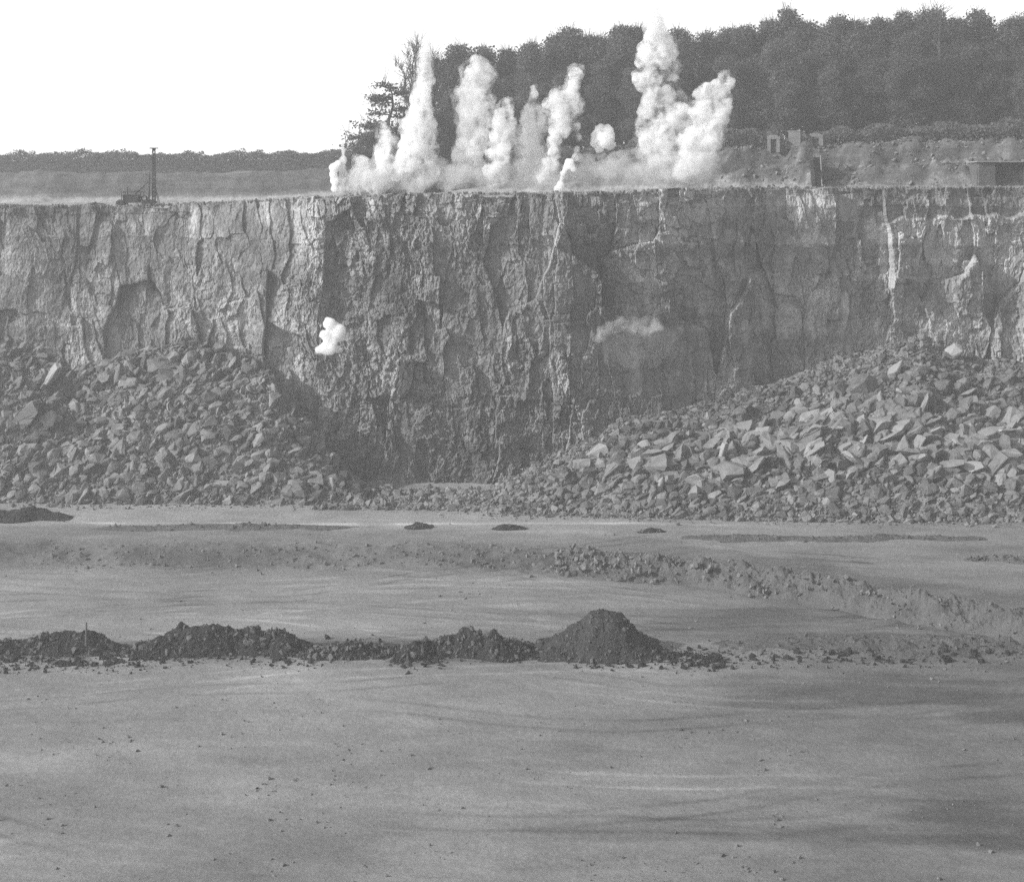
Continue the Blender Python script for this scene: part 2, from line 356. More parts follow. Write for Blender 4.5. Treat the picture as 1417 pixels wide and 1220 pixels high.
tone -= 0.12 * np.exp(-(((cpx - 915) / 70) ** 2 + ((Z - pz(510)) / 7) ** 2)) + 0.05 * np.exp(-(((cpx - 700) / 110) ** 2 + ((Z - pz(340)) / 2.5) ** 2)) * 0  # shade of the right-hand hollow painted into the rock colour
tone += (hsh(zi, zi * 0, 2, 17) - 0.5) * 0.06 + 0.10 * fbm2(X * 0.22, Z * 0.16, 4, 121) + 0.08 * (cellr(worley(wx / 0.90, wz / 1.35, 3, 0.9, 1.0)[2], 9, 3) - 0.5) + 0.025 + 0.065 * sstep(830, 900, cpx)  # right-hand face also painted lighter, to offset its turn from the sun
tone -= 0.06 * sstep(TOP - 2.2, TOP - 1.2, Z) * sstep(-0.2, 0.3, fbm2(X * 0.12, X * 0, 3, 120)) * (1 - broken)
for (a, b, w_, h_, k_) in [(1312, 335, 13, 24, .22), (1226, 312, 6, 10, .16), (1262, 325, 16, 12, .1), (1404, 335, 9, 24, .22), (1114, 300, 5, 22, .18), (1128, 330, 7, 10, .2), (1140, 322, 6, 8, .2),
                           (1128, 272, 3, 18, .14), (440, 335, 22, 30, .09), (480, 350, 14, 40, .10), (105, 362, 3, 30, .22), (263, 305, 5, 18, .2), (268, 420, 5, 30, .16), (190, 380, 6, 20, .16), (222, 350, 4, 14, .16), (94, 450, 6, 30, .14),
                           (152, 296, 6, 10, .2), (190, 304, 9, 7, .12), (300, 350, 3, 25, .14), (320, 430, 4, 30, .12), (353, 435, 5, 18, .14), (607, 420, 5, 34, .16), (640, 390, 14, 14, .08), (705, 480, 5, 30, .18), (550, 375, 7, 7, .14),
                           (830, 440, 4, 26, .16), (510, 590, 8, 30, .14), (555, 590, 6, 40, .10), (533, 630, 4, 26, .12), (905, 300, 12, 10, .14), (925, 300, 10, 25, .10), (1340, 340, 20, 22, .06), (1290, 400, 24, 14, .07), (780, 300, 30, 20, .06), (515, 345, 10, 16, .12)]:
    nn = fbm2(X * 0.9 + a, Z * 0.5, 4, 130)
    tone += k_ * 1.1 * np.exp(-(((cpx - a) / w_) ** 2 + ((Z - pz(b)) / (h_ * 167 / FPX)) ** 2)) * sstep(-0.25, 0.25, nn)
tone = np.concatenate([tone, np.repeat(tone[:, -1:] * 0, k, 1)], 1)
ta = fc.data.attributes.new('rock_tone', 'FLOAT', 'POINT'); ta.data.foreach_set('value', tone.astype(np.float32).ravel())
tag(fc, 'tall pale limestone quarry face being blasted, rough vertical ribs and joints', 'quarry face', kind='structure')

# ------------------------------------------------------------------ plateau and upper benches
def plat_z(x, y):
    px = x / y * FPX + IW / 2
    z0 = cliff_top(x) - 0.15
    n = fbm2(x * 0.12, y * 0.12, 4, 71)
    # left: low bench far back, then a grassy rise
    yl = 226 + fbm2(x * 0.03, x * 0, 3, 72) * 3
    L = (35.2 - 30.6) * sstep(0, 5.5, y - yl) + 2.3 * sstep(14, 34, y - yl)
    L = L + (n * 0.5 + fbm2(x * 0.6, y * 0.6, 4, 78) * 0.4) * sstep(-2, 4, y - yl)
    # right: a nearer bank of tipped rock
    yr = interp([(0, 205), (900, 198), (1130, 191), (1280, 189), (1417, 187)], px) + fbm2(x * 0.08, x * 0, 3, 73) * 1.5
    hr = interp([(880, 33 + 42 * 203 / FPX), (1000, 33 + 42 * 203 / FPX), (1130, 33 + 49 * 200 / FPX), (1220, 33 + 56 * 197 / FPX), (1320, 33 + 56 * 197 / FPX), (1390, 33 + 56 * 196 / FPX)], px) - 32.2
    R = hr * (0.5 * sstep(0, 1.8, y - yr) + 0.5 * sstep(4.2, 6.4, y - yr + 1.5 * vn2(x * 0.1, x * 0, 77))) + fbm2(x * 1.6, y * 1.6, 3, 78) * 0.3 * sstep(0, 1, y - yr) * (1 - sstep(9, 12, y - yr)) + 1.6 * sstep(14, 45, y - yr)
    R = R + (fbm2(x * 0.30 + y * 0.25, y * 0.5 - x * 0.2, 5, 74) * 2.0) * np.exp(-((y - yr - 4) / 4) ** 2) + n * 0.2 + ((cellr(worley((x + 0.6 * y) / 2.6, (y - 0.5 * x) / 1.5, 76)[2], 3, 76) - 0.5) * 0.9) * sstep(0.5, 3, y - yr) * (1 - sstep(7, 10, y - yr))
    w = sstep(560, 930, px)
    return z0 + L * (1 - w) + R * w + fbm2(x * 0.5, y * 0.5, 3, 75) * 0.06
xs = np.concatenate([np.linspace(-320, -110, 40)[:-1], np.linspace(-110, 110, 520), np.linspace(110, 320, 40)[1:]])
vs = np.concatenate([np.linspace(0, 0.6, 330), np.linspace(0.6, 1, 40)[1:]])
X, Vv = np.meshgrid(xs, vs, indexing='ij')
y0 = interp(CY, np.clip(X, -95, 95)) + 2.0
Y = y0 + Vv * (340 - y0)
PZ = plat_z(X, Y) - 2.2 * (1 - sstep(0, 4.0, Y - y0)) - 0.12
pl = link('plateau_terrain', mesh_np('plateau_terrain', np.stack([X, Y, PZ], -1).reshape(-1, 3), grid_faces(len(xs), len(vs)), M['plateau'], True))
ppx = X / Y * FPX + IW / 2; flat_ = PZ - cliff_top(np.clip(X, -95, 95))
pt_ = 0.16 * (1 - sstep(0.2, 0.8, flat_)) - 0.03 * sstep(0.8, 1.6, flat_) - 0.08 * sstep(0.8, 1.6, flat_) * (1 - sstep(500, 700, ppx)) - 0.05 * sstep(900, 1300, ppx) + 0.10 * np.exp(-((flat_ - 4.5) / 0.35) ** 2) * (1 - sstep(400, 600, ppx))
pt_ = pt_ + 0.24 * fbm2(X * 0.25 + Y * 0.5, Y * 1.2 - X * 0.5, 4, 79) * sstep(900, 960, ppx) * sstep(0.3, 1, flat_)
pa_ = pl.data.attributes.new('rock_tone', 'FLOAT', 'POINT'); pa_.data.foreach_set('value', pt_.astype(np.float32).ravel())
tag(pl, 'upper quarry bench and plateau ground above the face', 'terrain', kind='structure')
def plat_z1(x, y): return float(plat_z(np.array([x]), np.array([y]))[0])
def floor_z1(x, y): return float(floor_z(np.array([x]), np.array([y]))[0])

# ------------------------------------------------------------------ rocks
def rock_variant(seed, flat):
    r = random.Random(seed); bm = bmesh.new()
    sz = (1.0, r.uniform(0.38, 0.7), r.uniform(0.16, 0.34)) if flat else (1.0, r.uniform(0.7, 1.0), r.uniform(0.6, 0.9))
    for _ in range(13 if flat else 15):
        p = Vector((r.uniform(-1, 1), r.uniform(-1, 1), r.uniform(-1, 1)))
        p /= max(abs(p.x), abs(p.y), abs(p.z)) ** r.uniform(0.5, 0.95) * (0.75 + 0.25 * p.length)
        bm.verts.new((p.x * sz[0] * 0.5, p.y * sz[1] * 0.5, p.z * sz[2] * 0.5))
    bmesh.ops.convex_hull(bm, input=bm.verts[:])
    loose = [v for v in bm.verts if not v.link_faces]; bmesh.ops.delete(bm, geom=loose, context='VERTS')
    bmesh.ops.triangulate(bm, faces=bm.faces[:])
    bm.verts.index_update()
    V = np.array([v.co[:] for v in bm.verts]); F = np.array([[v.index for v in f.verts] for f in bm.faces]); bm.free()
    s = V.max(0) - V.min(0); V = V / s[0]
    return V, F
ROCKS = [rock_variant(100 + i, i % 2 == 0) for i in range(20)]
def chipped(V, F, seed):
    """subdivide a variant once and roughen it, for rocks large enough to see"""
    bm = bmesh.new(); vs = [bm.verts.new(v) for v in V]
    for f in F: bm.faces.new([vs[i] for i in f])
    r = random.Random(seed)
    bmesh.ops.subdivide_edges(bm, edges=bm.edges[:], cuts=2, use_grid_fill=True)
    for v in bm.verts: v.co += Vector((r.gauss(0, 1), r.gauss(0, 1), r.gauss(0, 1))) * 0.010
    bmesh.ops.smooth_vert(bm, verts=bm.verts[:], factor=0.12, use_axis_x=True, use_axis_y=True, use_axis_z=True)
    bmesh.ops.triangulate(bm, faces=bm.faces[:])
    bm.verts.index_update()
    V2 = np.array([v.co[:] for v in bm.verts]); F2 = np.array([[v.index for v in f.verts] for f in bm.faces]); bm.free()
    return V2, F2
ROCK_ME = {}; ROCKS2 = []
for i, (V, F) in enumerate(ROCKS):
    V2, F2 = chipped(V, F, i)
    ROCKS2.append((V2, F2))
    for mk in ('rock', 'rock_pale'): ROCK_ME[(i, mk)] = mesh_np('boulder', V2, F2, M[mk])
def rot_np(e): return np.array(Euler(e).to_matrix())
TINTS = []
def tinted(me):
    a_ = me.attributes.new('tint', 'FLOAT', 'POINT'); a_.data.foreach_set('value', np.concatenate(TINTS).astype(np.float32)); return me
def scatter(pts, seed=0, rough=0.5):
    """pts: list of (x,y,z,size,rot) merged to V,F"""
    r = random.Random(seed); Vs, Fs, n = [], [], 0; TINTS.clear()
    for (x, y, z, s, e) in pts:
        V, F = (ROCKS2 if s > rough else ROCKS)[r.randrange(len(ROCKS))]
        Vs.append((V * s) @ rot_np(e).T + (x, y, z)); Fs.append(F + n); n += len(V); TINTS.append(np.full(len(V), r.gauss(0, 0.09) + (0.05 if x < 0 else 0.0)))  # stones left of centre painted lighter, as on a sun-facing heap
    return np.concatenate(Vs), np.concatenate(Fs)

# heaps: crest line in the picture (px, py) with its depth, foot line at floor level
HEAPS = {
 'left':  dict(crest=[(-90, 455), (0, 470), (60, 492), (100, 512), (170, 488), (250, 478), (330, 490), (372, 515), (400, 560), (430, 598), (470, 648), (505, 683)],
               cy=[(-90, 165), (330, 163.5), (400, 160), (505, 157)], foot=[(-90, 696), (0, 697), (300, 699), (505, 697)]),
 'right': dict(crest=[(600, 700), (660, 690), (720, 652), (800, 612), (860, 585), (960, 560), (1060, 530), (1150, 500), (1230, 475), (1275, 466), (1310, 480), (1360, 497), (1417, 500), (1520, 485)],
               cy=[(600, 149), (720, 156), (860, 160), (960, 164), (1100, 168), (1417, 170), (1520, 171)], foot=[(600, 704), (700, 712), (850, 718), (1100, 722), (1520, 724)]),
}
def heap_surface(hp, px, v):
    """v 0 at foot .. 1 at crest .. 1.35 behind the crest"""
    cyv = interp(hp['cy'], px); crest = interp(hp['crest'], px); fpy = interp(hp['foot'], px)
    fy = CAMZ * FPX / (fpy - HORIZON)
    cz = CAMZ - (crest - HORIZON) * cyv / FPX
    vv = np.minimum(v, 1.0)
    y = fy + (cyv - fy) * vv + np.maximum(v - 1, 0) * 22
    z = np.maximum(cz, 0.1) * (0.20 * np.sin(vv * math.pi / 2) + 0.80 * vv ** 1.08) - np.maximum(v - 1, 0) * 16 + 0.0
    x = (px - IW / 2) * y / FPX
    return x, y, z
for hn, hp in HEAPS.items():
    p0, p1 = hp['crest'][0][0], hp['crest'][-1][0]
    px, v = np.meshgrid(np.linspace(p0, p1, 500), np.linspace(-0.03, 1.4, 170), indexing='ij')
    x, y, z = heap_surface(hp, px, v)
    lump = fbm2(x * 0.25, y * 0.4 + z * 0.3, 4, 81) * 0.9 * sstep(0, 0.15, v)
    f1, f2, cid, dl = worley(x / 0.9, (y + z) / 0.9, 82)
    z = z + lump + (cellr(cid, 3) - 0.5) * 0.45 + (cellr(cid, 4) - .5) * dl[..., 0] * 0.7 - 0.25 + sstep(-0.03, 0.02, v) * 0.15
    o = link('rubble_slope', mesh_np('rubble_slope', np.stack([x, y, z], -1).reshape(-1, 3), grid_faces(*px.shape), M['heap']))
    tag(o, 'base of the %s-hand rubble heap, fine broken limestone' % hn, 'rubble heap', kind='structure')

rr = random.Random(11)
cands = []
def big_size(hn, px, v):
    u = rr.random()
    if hn == 'right':
        big = math.exp(-((v - 0.45) / 0.40) ** 2) * min(1, max(0.15, (px - 640) / 260))
        s = 0.15 + 1.9 * big * u ** 9 + 0.42 * u ** 2.5
    else:
        s = 0.14 + 1.3 * u ** 10 + 0.34 * u ** 2.5
        if v < 0.2: s *= 0.95
    return s
def place_on_heap(hn, px, v):
    hp = HEAPS[hn]; x, y, z = [float(a[0]) for a in heap_surface(hp, np.array([px]), np.array([v]))]
    z += float(fbm2(np.array([x * 0.25]), np.array([y * 0.4 + z * 0.3]), 4, 81)[0]) * 0.9 * min(1, max(0, v) / 0.15) - 0.1
    return x, y, z
for hn, N in (('left', 17000), ('right', 27000)):
    hp = HEAPS[hn]; p0, p1 = hp['crest'][0][0], hp['crest'][-1][0]
    k = 0
    while k < N:
        px = rr.uniform(p0, p1); v = rr.random() ** 0.9 * 1.04
        cr, ft = float(interp(hp['crest'], px)), float(interp(hp['foot'], px))
        if rr.random() > (ft - cr) / 250 + 0.12: continue      # as many as there is slope to cover
        k += 1
        s = big_size(hn, px, v)
        x, y, z = place_on_heap(hn, px, v)
        slope = -0.62
        tilt = rr.gauss(-0.45, 0.35) if hn == 'right' else rr.gauss(-0.5, 0.5)
        cands.append((s, x, y, z, (rr.gauss(0.08, 0.38), tilt, rr.gauss(0, 0.6)), hn, px, v))
for hn, N in (('left', 8000), ('right', 10000)):            # fines between the blocks
    hp = HEAPS[hn]; p0, p1 = hp['crest'][0][0], hp['crest'][-1][0]
    for _ in range(N):
        px, v = rr.uniform(p0, p1), rr.random() ** 0.9
        if float(interp(hp['foot'], px) - interp(hp['crest'], px)) / 250 + 0.12 < rr.random(): continue
        x, y, z = place_on_heap(hn, px, v)
        cands.append((0.12 + 0.2 * rr.random() ** 2, x + rr.gauss(0, .1), y - 0.12, z + 0.16, (rr.uniform(0, 6), rr.uniform(0, 6), rr.uniform(0, 6)), 'fines', px, v))
# thin spread of stones along the foot between the heaps and out on the floor
for _ in range(1500):
    px = rr.uniform(430, 720); y = CAMZ * FPX / (rr.uniform(676, 706) - HORIZON); x = xat(px, y)
    cands.append((0.22 + 0.9 * rr.random() ** 4, x, y, floor_z1(x, y) + 0.02, (rr.uniform(0, 6), rr.uniform(0, 6), rr.uniform(0, 6)), 'middle', px, 0))
for _ in range(900):
    px = rr.uniform(-40, 1470); b = float(interp([(0, 699), (505, 697), (700, 712), (1417, 723)], px)); y = CAMZ * FPX / (b + abs(rr.gauss(0, 3.5)) - HORIZON); x = xat(px, y)
    cands.append((0.15 + 0.35 * rr.random() ** 3, x, y, floor_z1(x, y), (rr.uniform(0, 6), rr.uniform(0, 6), rr.uniform(0, 6)), 'floor', px, 0))
vis = [c for c in cands if -5 < c[6] < 1425 and c[5] in ('left', 'right') and c[7] < 1.0]
vis.sort(key=lambda c: -c[0]); chosen = set(id(c) for c in vis[:285])
def boulder(s, loc, e, mk, i, label, group=None):
    o = link('boulder', ROCK_ME[(i, mk)], loc=loc); o.scale = (s, s, s); o.rotation_euler = e
    return tag(o, label, 'boulder', group)
for n_, c in enumerate(vis[:285]):
    s, x, y, z, e, hn, px, v = c
    flat = rr.random() < (0.62 if hn == 'right' else 0.45)
    i = rr.choice([k for k in range(20) if (k % 2 == 0) == flat])
    mk = 'rock_pale' if rr.random() < (0.09 if hn == 'right' else 0.18) else 'rock'
    zone = 'foot' if v < 0.3 else ('middle' if v < 0.68 else 'crest')
    side = {'left': 'left-hand', 'right': 'right-hand'}[hn]
    lab = '%s limestone %s among the rubble near the %s of the %s heap' % ('pale' if mk == 'rock_pale' else 'grey', 'slab' if flat else 'block', zone, side)
    sz = s * (1.45 if flat else 0.85)
    boulder(sz, (x, y, z + 0.12 * sz), e, mk, i, lab, lab.replace('slab', 'slabs').replace('block', 'blocks'))
# boulders one can single out in the photo
def px_boulder(px, py, hn, wpx, roll, i, mk, label, zs=1.0, lift=0.3):
    hp = HEAPS[hn]; vv = np.linspace(0, 1, 200); x, y, z = heap_surface(hp, np.full(200, float(px)), vv)
    pyv = HORIZON + (CAMZ - z) * FPX / y; k = int(np.argmin(abs(pyv - py)))
    s = wpx * y[k] / FPX; xx = (px - IW / 2) * y[k] / FPX
    o = boulder(s, (xx, y[k] - lift, z[k] + lift), (0.45, roll, RND.uniform(-.2, .2)), mk, i, label)
    o.scale = (s, s, s * zs); return o
px_boulder(70, 532, 'left', 62, -1.05, 0, 'rock_pale', 'large pale upright slab leaning on the far left of the left rubble heap')
px_boulder(32, 582, 'left', 70, -0.85, 4, 'rock', 'long inclined slab below the upright slab at the far left edge')
px_boulder(60, 590, 'left', 44, -0.6, 6, 'rock_pale', 'broad pale slab under the tall leaning slab on the left heap')
px_boulder(240, 546, 'left', 12, 1.2, 1, 'rock_pale', 'small bright white stone standing on the upper left heap')
px_boulder(158, 633, 'left', 20, -1.0, 2, 'rock_pale', 'bright narrow stone standing in the lower left heap')
px_boulder(181, 617, 'left', 16, -0.5, 8, 'rock_pale', 'small bright flat stone just above the bright narrow stone')
px_boulder(232, 520, 'left', 26, 0.2, 3, 'rock', 'grey squared block near the top of the left heap')
px_boulder(224, 508, 'left', 48, 0.05, 10, 'rock', 'long flat grey slab across the top of the left heap')
px_boulder(1237, 515, 'right', 34, -0.65, 12, 'rock_pale', 'pale wedge slab high on the right heap below the crest')
px_boulder(1318, 490, 'right', 24, 0.25, 5, 'rock_pale', 'pale capped block at the very crest of the right heap')
px_boulder(1192, 540, 'right', 40, 0.2, 7, 'rock', 'large grey square block on the upper right heap')
px_boulder(1045, 603, 'right', 46, -0.15, 14, 'rock_pale', 'long pale lens-shaped slab in the middle of the right heap')
px_boulder(1075, 622, 'right', 58, -0.22, 16, 'rock', 'longest dark slab under the lens-shaped slab on the right heap')
px_boulder(1108, 566, 'right', 22, 0.5, 9, 'rock_pale', 'bright angular block above the lens-shaped slab')
px_boulder(1222, 579, 'right', 34, -0.2, 18, 'rock_pale', 'pale flat-topped slab in the upper middle of the right heap')
px_boulder(1012, 655, 'right', 38, -0.2, 11, 'rock', 'big rounded grey boulder in the lower middle of the right heap')
px_boulder(1376, 650, 'right', 52, -0.95, 0, 'rock', 'long steeply tilted slab near the right edge of the heap')
px_boulder(1395, 530, 'right', 54, -0.7, 2, 'rock', 'long dark slab tilted at the far right top of the heap')
px_boulder(825, 628, 'right', 34, -0.62, 4, 'rock_pale', 'thin pale slab on the left shoulder of the right heap')
px_boulder(805, 644, 'right', 26, -0.1, 6, 'rock_pale', 'pale flat slab just below the thin pale slab')
px_boulder(848, 655, 'right', 40, -0.6, 8, 'rock', 'long thin tilted slab lower on the left shoulder of the right heap')
rest = [c for c in cands if id(c) not in chosen]
def small(c):
    return (c[1], c[2], c[3] + 0.05 * c[0], c[0] * 1.1, c[4])
V, F = scatter([small(c) for c in rest], 5)
o = link('rubble', tinted(mesh_np('rubble', V, F, M['rock']))); tag(o, 'countless small limestone stones covering both rubble heaps', 'rubble', kind='stuff')

# ------------------------------------------------------------------ spoil mounds and windrows on the floor
def mound(name, px0, px1, pybase, hpx, seed, mat, label, cat, prof=None, depth=0.5, stones=0, rough=0.22, Yb=None, group=None, stone_mat='soil_mid', ss=1.0):
    """a heap between px0 and px1 whose front foot is at pybase; prof: relative height along x"""
    y0 = Yb or (CAMZ + 0.9) * FPX / (pybase - HORIZON)
    if pybase < 740: y0 = CAMZ * FPX / (pybase - HORIZON)
    s = y0 / FPX; w = (px1 - px0) * s; h = hpx * s; dep = max(w * depth, h * 2.2) if w < 20 else depth
    xc = xat((px0 + px1) / 2, y0); n = int(min(420, max(60, w / 0.10))); m = int(min(140, max(36, dep / 0.10)))
    a, b = np.meshgrid(np.linspace(-0.5, 0.5, n), np.linspace(0, 1, m), indexing='ij')
    x = xc + a * w; y = y0 + b * dep + fbm2((xc + a * w) * 0.22, b * 0 + seed, 2, seed + 2) * (0.4 if hpx > 50 or w < 8 else 1.3) * (1 - b)
    pr = interp(prof or [(-0.5, 0), (-0.2, 0.75), (0, 1), (0.2, 0.75), (0.5, 0)], a)
    ridge = np.clip(1 - abs(b - 0.45) / 0.45, 0, 1) ** 0.85
    nn = fbm2(x * 0.9, y * 0.9, 5, seed); f1, f2, cid, dl = worley(x / 0.55, y / 0.55, seed)
    z = h * np.maximum(pr * (1 + (0.12 if hpx > 50 else 0.5) * fbm2(x * 0.5, y * 0.3, 3, seed + 9)), 0) * ridge
    z = z + np.minimum(1, z / 0.3) * (nn * rough * 2 + (cellr(cid, 2) - 0.5) * rough)
    gz = floor_z(x, y)
    z = z + fbm2(x * 3.5, y * 3.5, 3, seed + 4) * 0.10 * np.minimum(1, np.maximum(z, 0) / 0.4)
    z = gz + z - 0.05 - 0.10 * (z < 0.05)
    e = link(name, mesh_np(name, np.stack([x - xc, y - y0, z], -1).reshape(-1, 3), grid_faces(n, m), M[mat]), loc=(xc, y0, 0))
    tag(e, label, cat, group)
    if stones:
        r = random.Random(seed); pts = []
        for _ in range(stones):
            i, j = r.randrange(n), int(r.random() ** 1.3 * m * 0.75)
            if z[i, j] - gz[i, j] < -0.04 and r.random() < 0.7: continue
            pts.append((x[i, j] - xc, y[i, j] - y0, z[i, j] + 0.02, ss * (0.12 + 0.45 * r.random() ** 3), (r.uniform(0, 6), r.uniform(0, 6), r.uniform(0, 6))))
        if pts:
            V, F = scatter(pts, seed); q = link('clods', mesh_np('clods', V, F, M[stone_mat]), e); q['kind'] = 'stuff'
    return e
CONE = [(-0.5, 0), (-0.33, 0.30), (-0.2, 0.62), (-0.06, 0.98), (0.06, 1.0), (0.17, 0.90), (0.25, 0.62), (0.36, 0.25), (0.5, 0)]
mound('spoil_heap', 738, 928, 916, 62, 1, 'soil_cone', 'tall cone-shaped dark spoil heap, largest in the foreground', 'spoil heap', CONE, 0.75, 500, 0.14, ss=0.7)
mound('spoil_heap', 538, 745, 914, 34, 2, 'soil', 'long low dark spoil heap joining the left side of the tall cone', 'spoil heap', [(-0.5, 0), (-0.4, 0.5), (-0.25, 0.8), (-0.1, 0.7), (0.1, 1.0), (0.25, 0.85), (0.4, 0.6), (0.5, 0.2)], 0.35, 420, 0.25)
mound('spoil_heap', 172, 424, 905, 33, 3, 'soil', 'broad dark two-humped spoil heap left of centre in the foreground', 'spoil heap', [(-0.5, 0), (-0.36, 0.55), (-0.22, 1.0), (-0.1, 0.95), (0.02, 0.7), (0.12, 0.72), (0.35, 0.65), (0.44, 0.35), (0.5, 0)], 0.35, 380, 0.22)
mound('spoil_heap', -30, 168, 906, 26, 4, 'soil', 'low dark spoil heap with a wooden peg at the left edge of the foreground', 'spoil heap', [(-0.5, 0.6), (-0.3, 0.5), (-0.1, 0.7), (0.1, 1.0), (0.2, 1.0), (0.3, 0.6), (0.5, 0)], 0.4, 300, 0.25)
mound('spoil_heap', 405, 556, 914, 17, 5, 'soil', 'flat dark scatter of spoil between two larger foreground heaps', 'spoil heap', None, 0.45, 300, 0.2)
mound('spoil_heap', -60, 96, 722, 17, 6, 'soil', 'dark humped spoil heap at the far left near the foot of the rubble', 'spoil heap', [(-0.5, 0.9), (0.1, 1.0), (0.3, 0.7), (0.5, 0)], 0.3, 60, 0.12)
mound('spoil_heap', 556, 602, 733, 8, 7, 'soil', 'small dark hump on the floor below the middle of the face', 'spoil heap', None, 0.6, 20, 0.08)
mound('spoil_heap', 676, 734, 736, 7, 8, 'soil', 'small flat dark hump just right of the one below mid-face', 'spoil heap', None, 0.5, 20, 0.08)
mound('spoil_heap', 880, 926, 739, 7, 9, 'soil', 'small dark hump in front of the right rubble heap', 'spoil heap', None, 0.5, 20, 0.08)
mound('earth_ridge', 930, 1370, 748, 6, 10, 'soil_mid', 'thin low dark ridge across the floor in front of the right heap', 'earth ridge', [(-0.5, 0), (-0.3, 0.8), (0, 0.6), (0.2, 1), (0.5, 0.2)], 3.0, 120, 0.08, Yb=135.5)
mound('earth_ridge', 1335, 1500, 782, 9, 11, 'soil_mid', 'short dark broken ridge at the right edge behind the long windrow', 'earth ridge', None, 0.22, 180, 0.15, Yb=127.5)
mound('earth_ridge', 90, 520, 735, 5, 12, 'soil_mid', 'thin low ridge running from the far-left hump', 'earth ridge', None, 3.0, 80, 0.07, Yb=139.5)
mound('earth_ridge', 960, 1480, 902, 6, 13, 'soil_mid', 'flat dark ridge at lower right beyond the cone-shaped heap', 'earth ridge', [(-0.5, 0.1), (-0.4, 0.3), (-0.1, 0.6), (0.1, 0.9), (0.35, 1), (0.5, 1)], 6.0, 200, 0.16)
# the long windrow of stones that follows the step in the floor
r = random.Random(21); Vs = []; pts = []
n, m = 560, 44
u, b = np.meshgrid(np.linspace(0, 1, n), np.linspace(-1, 1, m), indexing='ij')
pxw = 770 + u * 720
x0 = (pxw - IW / 2) * interp([(p, y) for p, y in EDGE], pxw) / FPX; y0 = interp(EDGE, pxw) - 1.2
x = x0 + b * 0.4; y = y0 + b * 1.9
hh = interp([(0, 0.3), (0.12, 0.9), (0.3, 1.15), (0.5, 1.25), (0.8, 1.2), (1, 1.2)], u) * (0.75 + 0.6 * fbm2(x * 0.3, x * 0, 3, 55))
z = floor_z(x, y) - 0.1 + np.maximum(1 - b * b, 0) * hh + (fbm2(x * 0.8 + y * .5, y * 0.8, 5, 56) * 0.9 + fbm2(x * 3, y * 3, 3, 57) * .15) * (1 - b * b)
w = link('stone_windrow', mesh_np('stone_windrow', np.stack([x, y, z], -1).reshape(-1, 3), grid_faces(n, m), M['soil_mid']))
tag(w, 'long low windrow of stones and earth curving across the floor to the right', 'windrow')
for _ in range(1500):
    i, j = int(r.random() ** 1.9 * n), r.randrange(m)
    pts.append((x[i, j] + r.gauss(0, .3), y[i, j] + r.gauss(0, .5), z[i, j] + 0.02, 0.10 + 0.6 * r.random() ** 4 * (1.2 - i / n), (r.uniform(0, 6), r.uniform(0, 6), r.uniform(0, 6))))
V, F = scatter(pts, 6); q = link('loose_stones', mesh_np('loose_stones', V, F, M['rock']), w); q['kind'] = 'stuff'
# scattered stones over the floor
pts = []
for _ in range(16000):
    px = r.uniform(-20, 1440); py = r.uniform(735, 1230)
    if r.random() > 0.25 + 1.6 * float(vn2(np.array([px * 0.013]), np.array([py * 0.035]), 44)[0]): continue
    y = (CAMZ + 0.9) * FPX / (py - HORIZON); x = xat(px, y)
    pts.append((x, y, floor_z1(x, y) + 0.01, 0.035 + 0.26 * r.random() ** 14, (r.uniform(0, 6), r.uniform(0, 6), r.uniform(0, 6))))
for _ in range(900):
    px = r.uniform(40, 800); x = xat(px, 132); y = float(edge_y(np.array([x]))[0]) + r.gauss(-1.2, 1.4)
    pts.append((x, y, floor_z1(x, y) + 0.02, 0.08 + 0.42 * r.random() ** 4, (r.uniform(0, 6), r.uniform(0, 6), r.uniform(0, 6))))
V, F = scatter(pts, 8); q = link('gravel', mesh_np('gravel', V, F, M['rock'])); tag(q, 'loose stones strewn thinly over the quarry floor', 'gravel', kind='stuff')
pts = []
for _ in range(3200):
    px = r.uniform(-20, 1000) if r.random() < 0.8 else r.uniform(900, 1440); y = r.gauss(106.2, 1.3) + 1.6 * float(vn2(np.array([px * 0.012]), np.array([0.0]), 9)[0]); x = xat(px, y)
    pts.append((x, y, floor_z1(x, y) + 0.02, 0.10 + 0.6 * r.random() ** 5, (r.uniform(0, 6), r.uniform(0, 6), r.uniform(0, 6))))
V, F = scatter(pts, 18); q = link('clods', mesh_np('clods', V, F, M['soil'])); tag(q, 'dark clods of earth strewn between the foreground spoil heaps', 'clods', kind='stuff')
# peg on the left foreground heap
p = at(119, 882, 106); V, F = tubes([((0, 0, -0.6), (0.03, 0, 1.1), 0.09, 0.06)], 7)
tag(link('marker_peg', mesh_np('marker_peg', V, F, M['timber']), loc=p), 'short dark wooden peg standing on the leftmost foreground heap', 'peg')
# rocks tipped over the upper right bank and along the rim
pts = []
for _ in range(4500):
    px = r.uniform(960, 1460); y = r.uniform(187, 203); x = xat(px, y)
    pts.append((x, y, plat_z1(x, y) + 0.03, 0.08 + 0.55 * r.random() ** 7, (r.gauss(0.4, 0.3), r.gauss(-0.5, 0.4), r.gauss(0, 0.8))))
for _ in range(2200):
    px = r.uniform(-20, 1440); x = xat(px, 168); y = float(cliff_y(x)) + r.uniform(-0.6, 6); 
    pts.append((x, y, float(cliff_top(x)) + 0.0, 0.10 + 0.55 * r.random() ** 4, (r.uniform(0, 6), r.uniform(0, 6), r.uniform(0, 6))))
V, F = scatter(pts, 9); q = link('rim_stones', mesh_np('rim_stones', V, F, M['rock'])); tag(q, 'loose stones along the rim and over the upper right bank', 'stones', kind='stuff')

# ------------------------------------------------------------------ structures on the plateau
def part(name, VF, mat, parent): return link(name, mesh_np(name, VF[0], VF[1], M[mat]), parent)
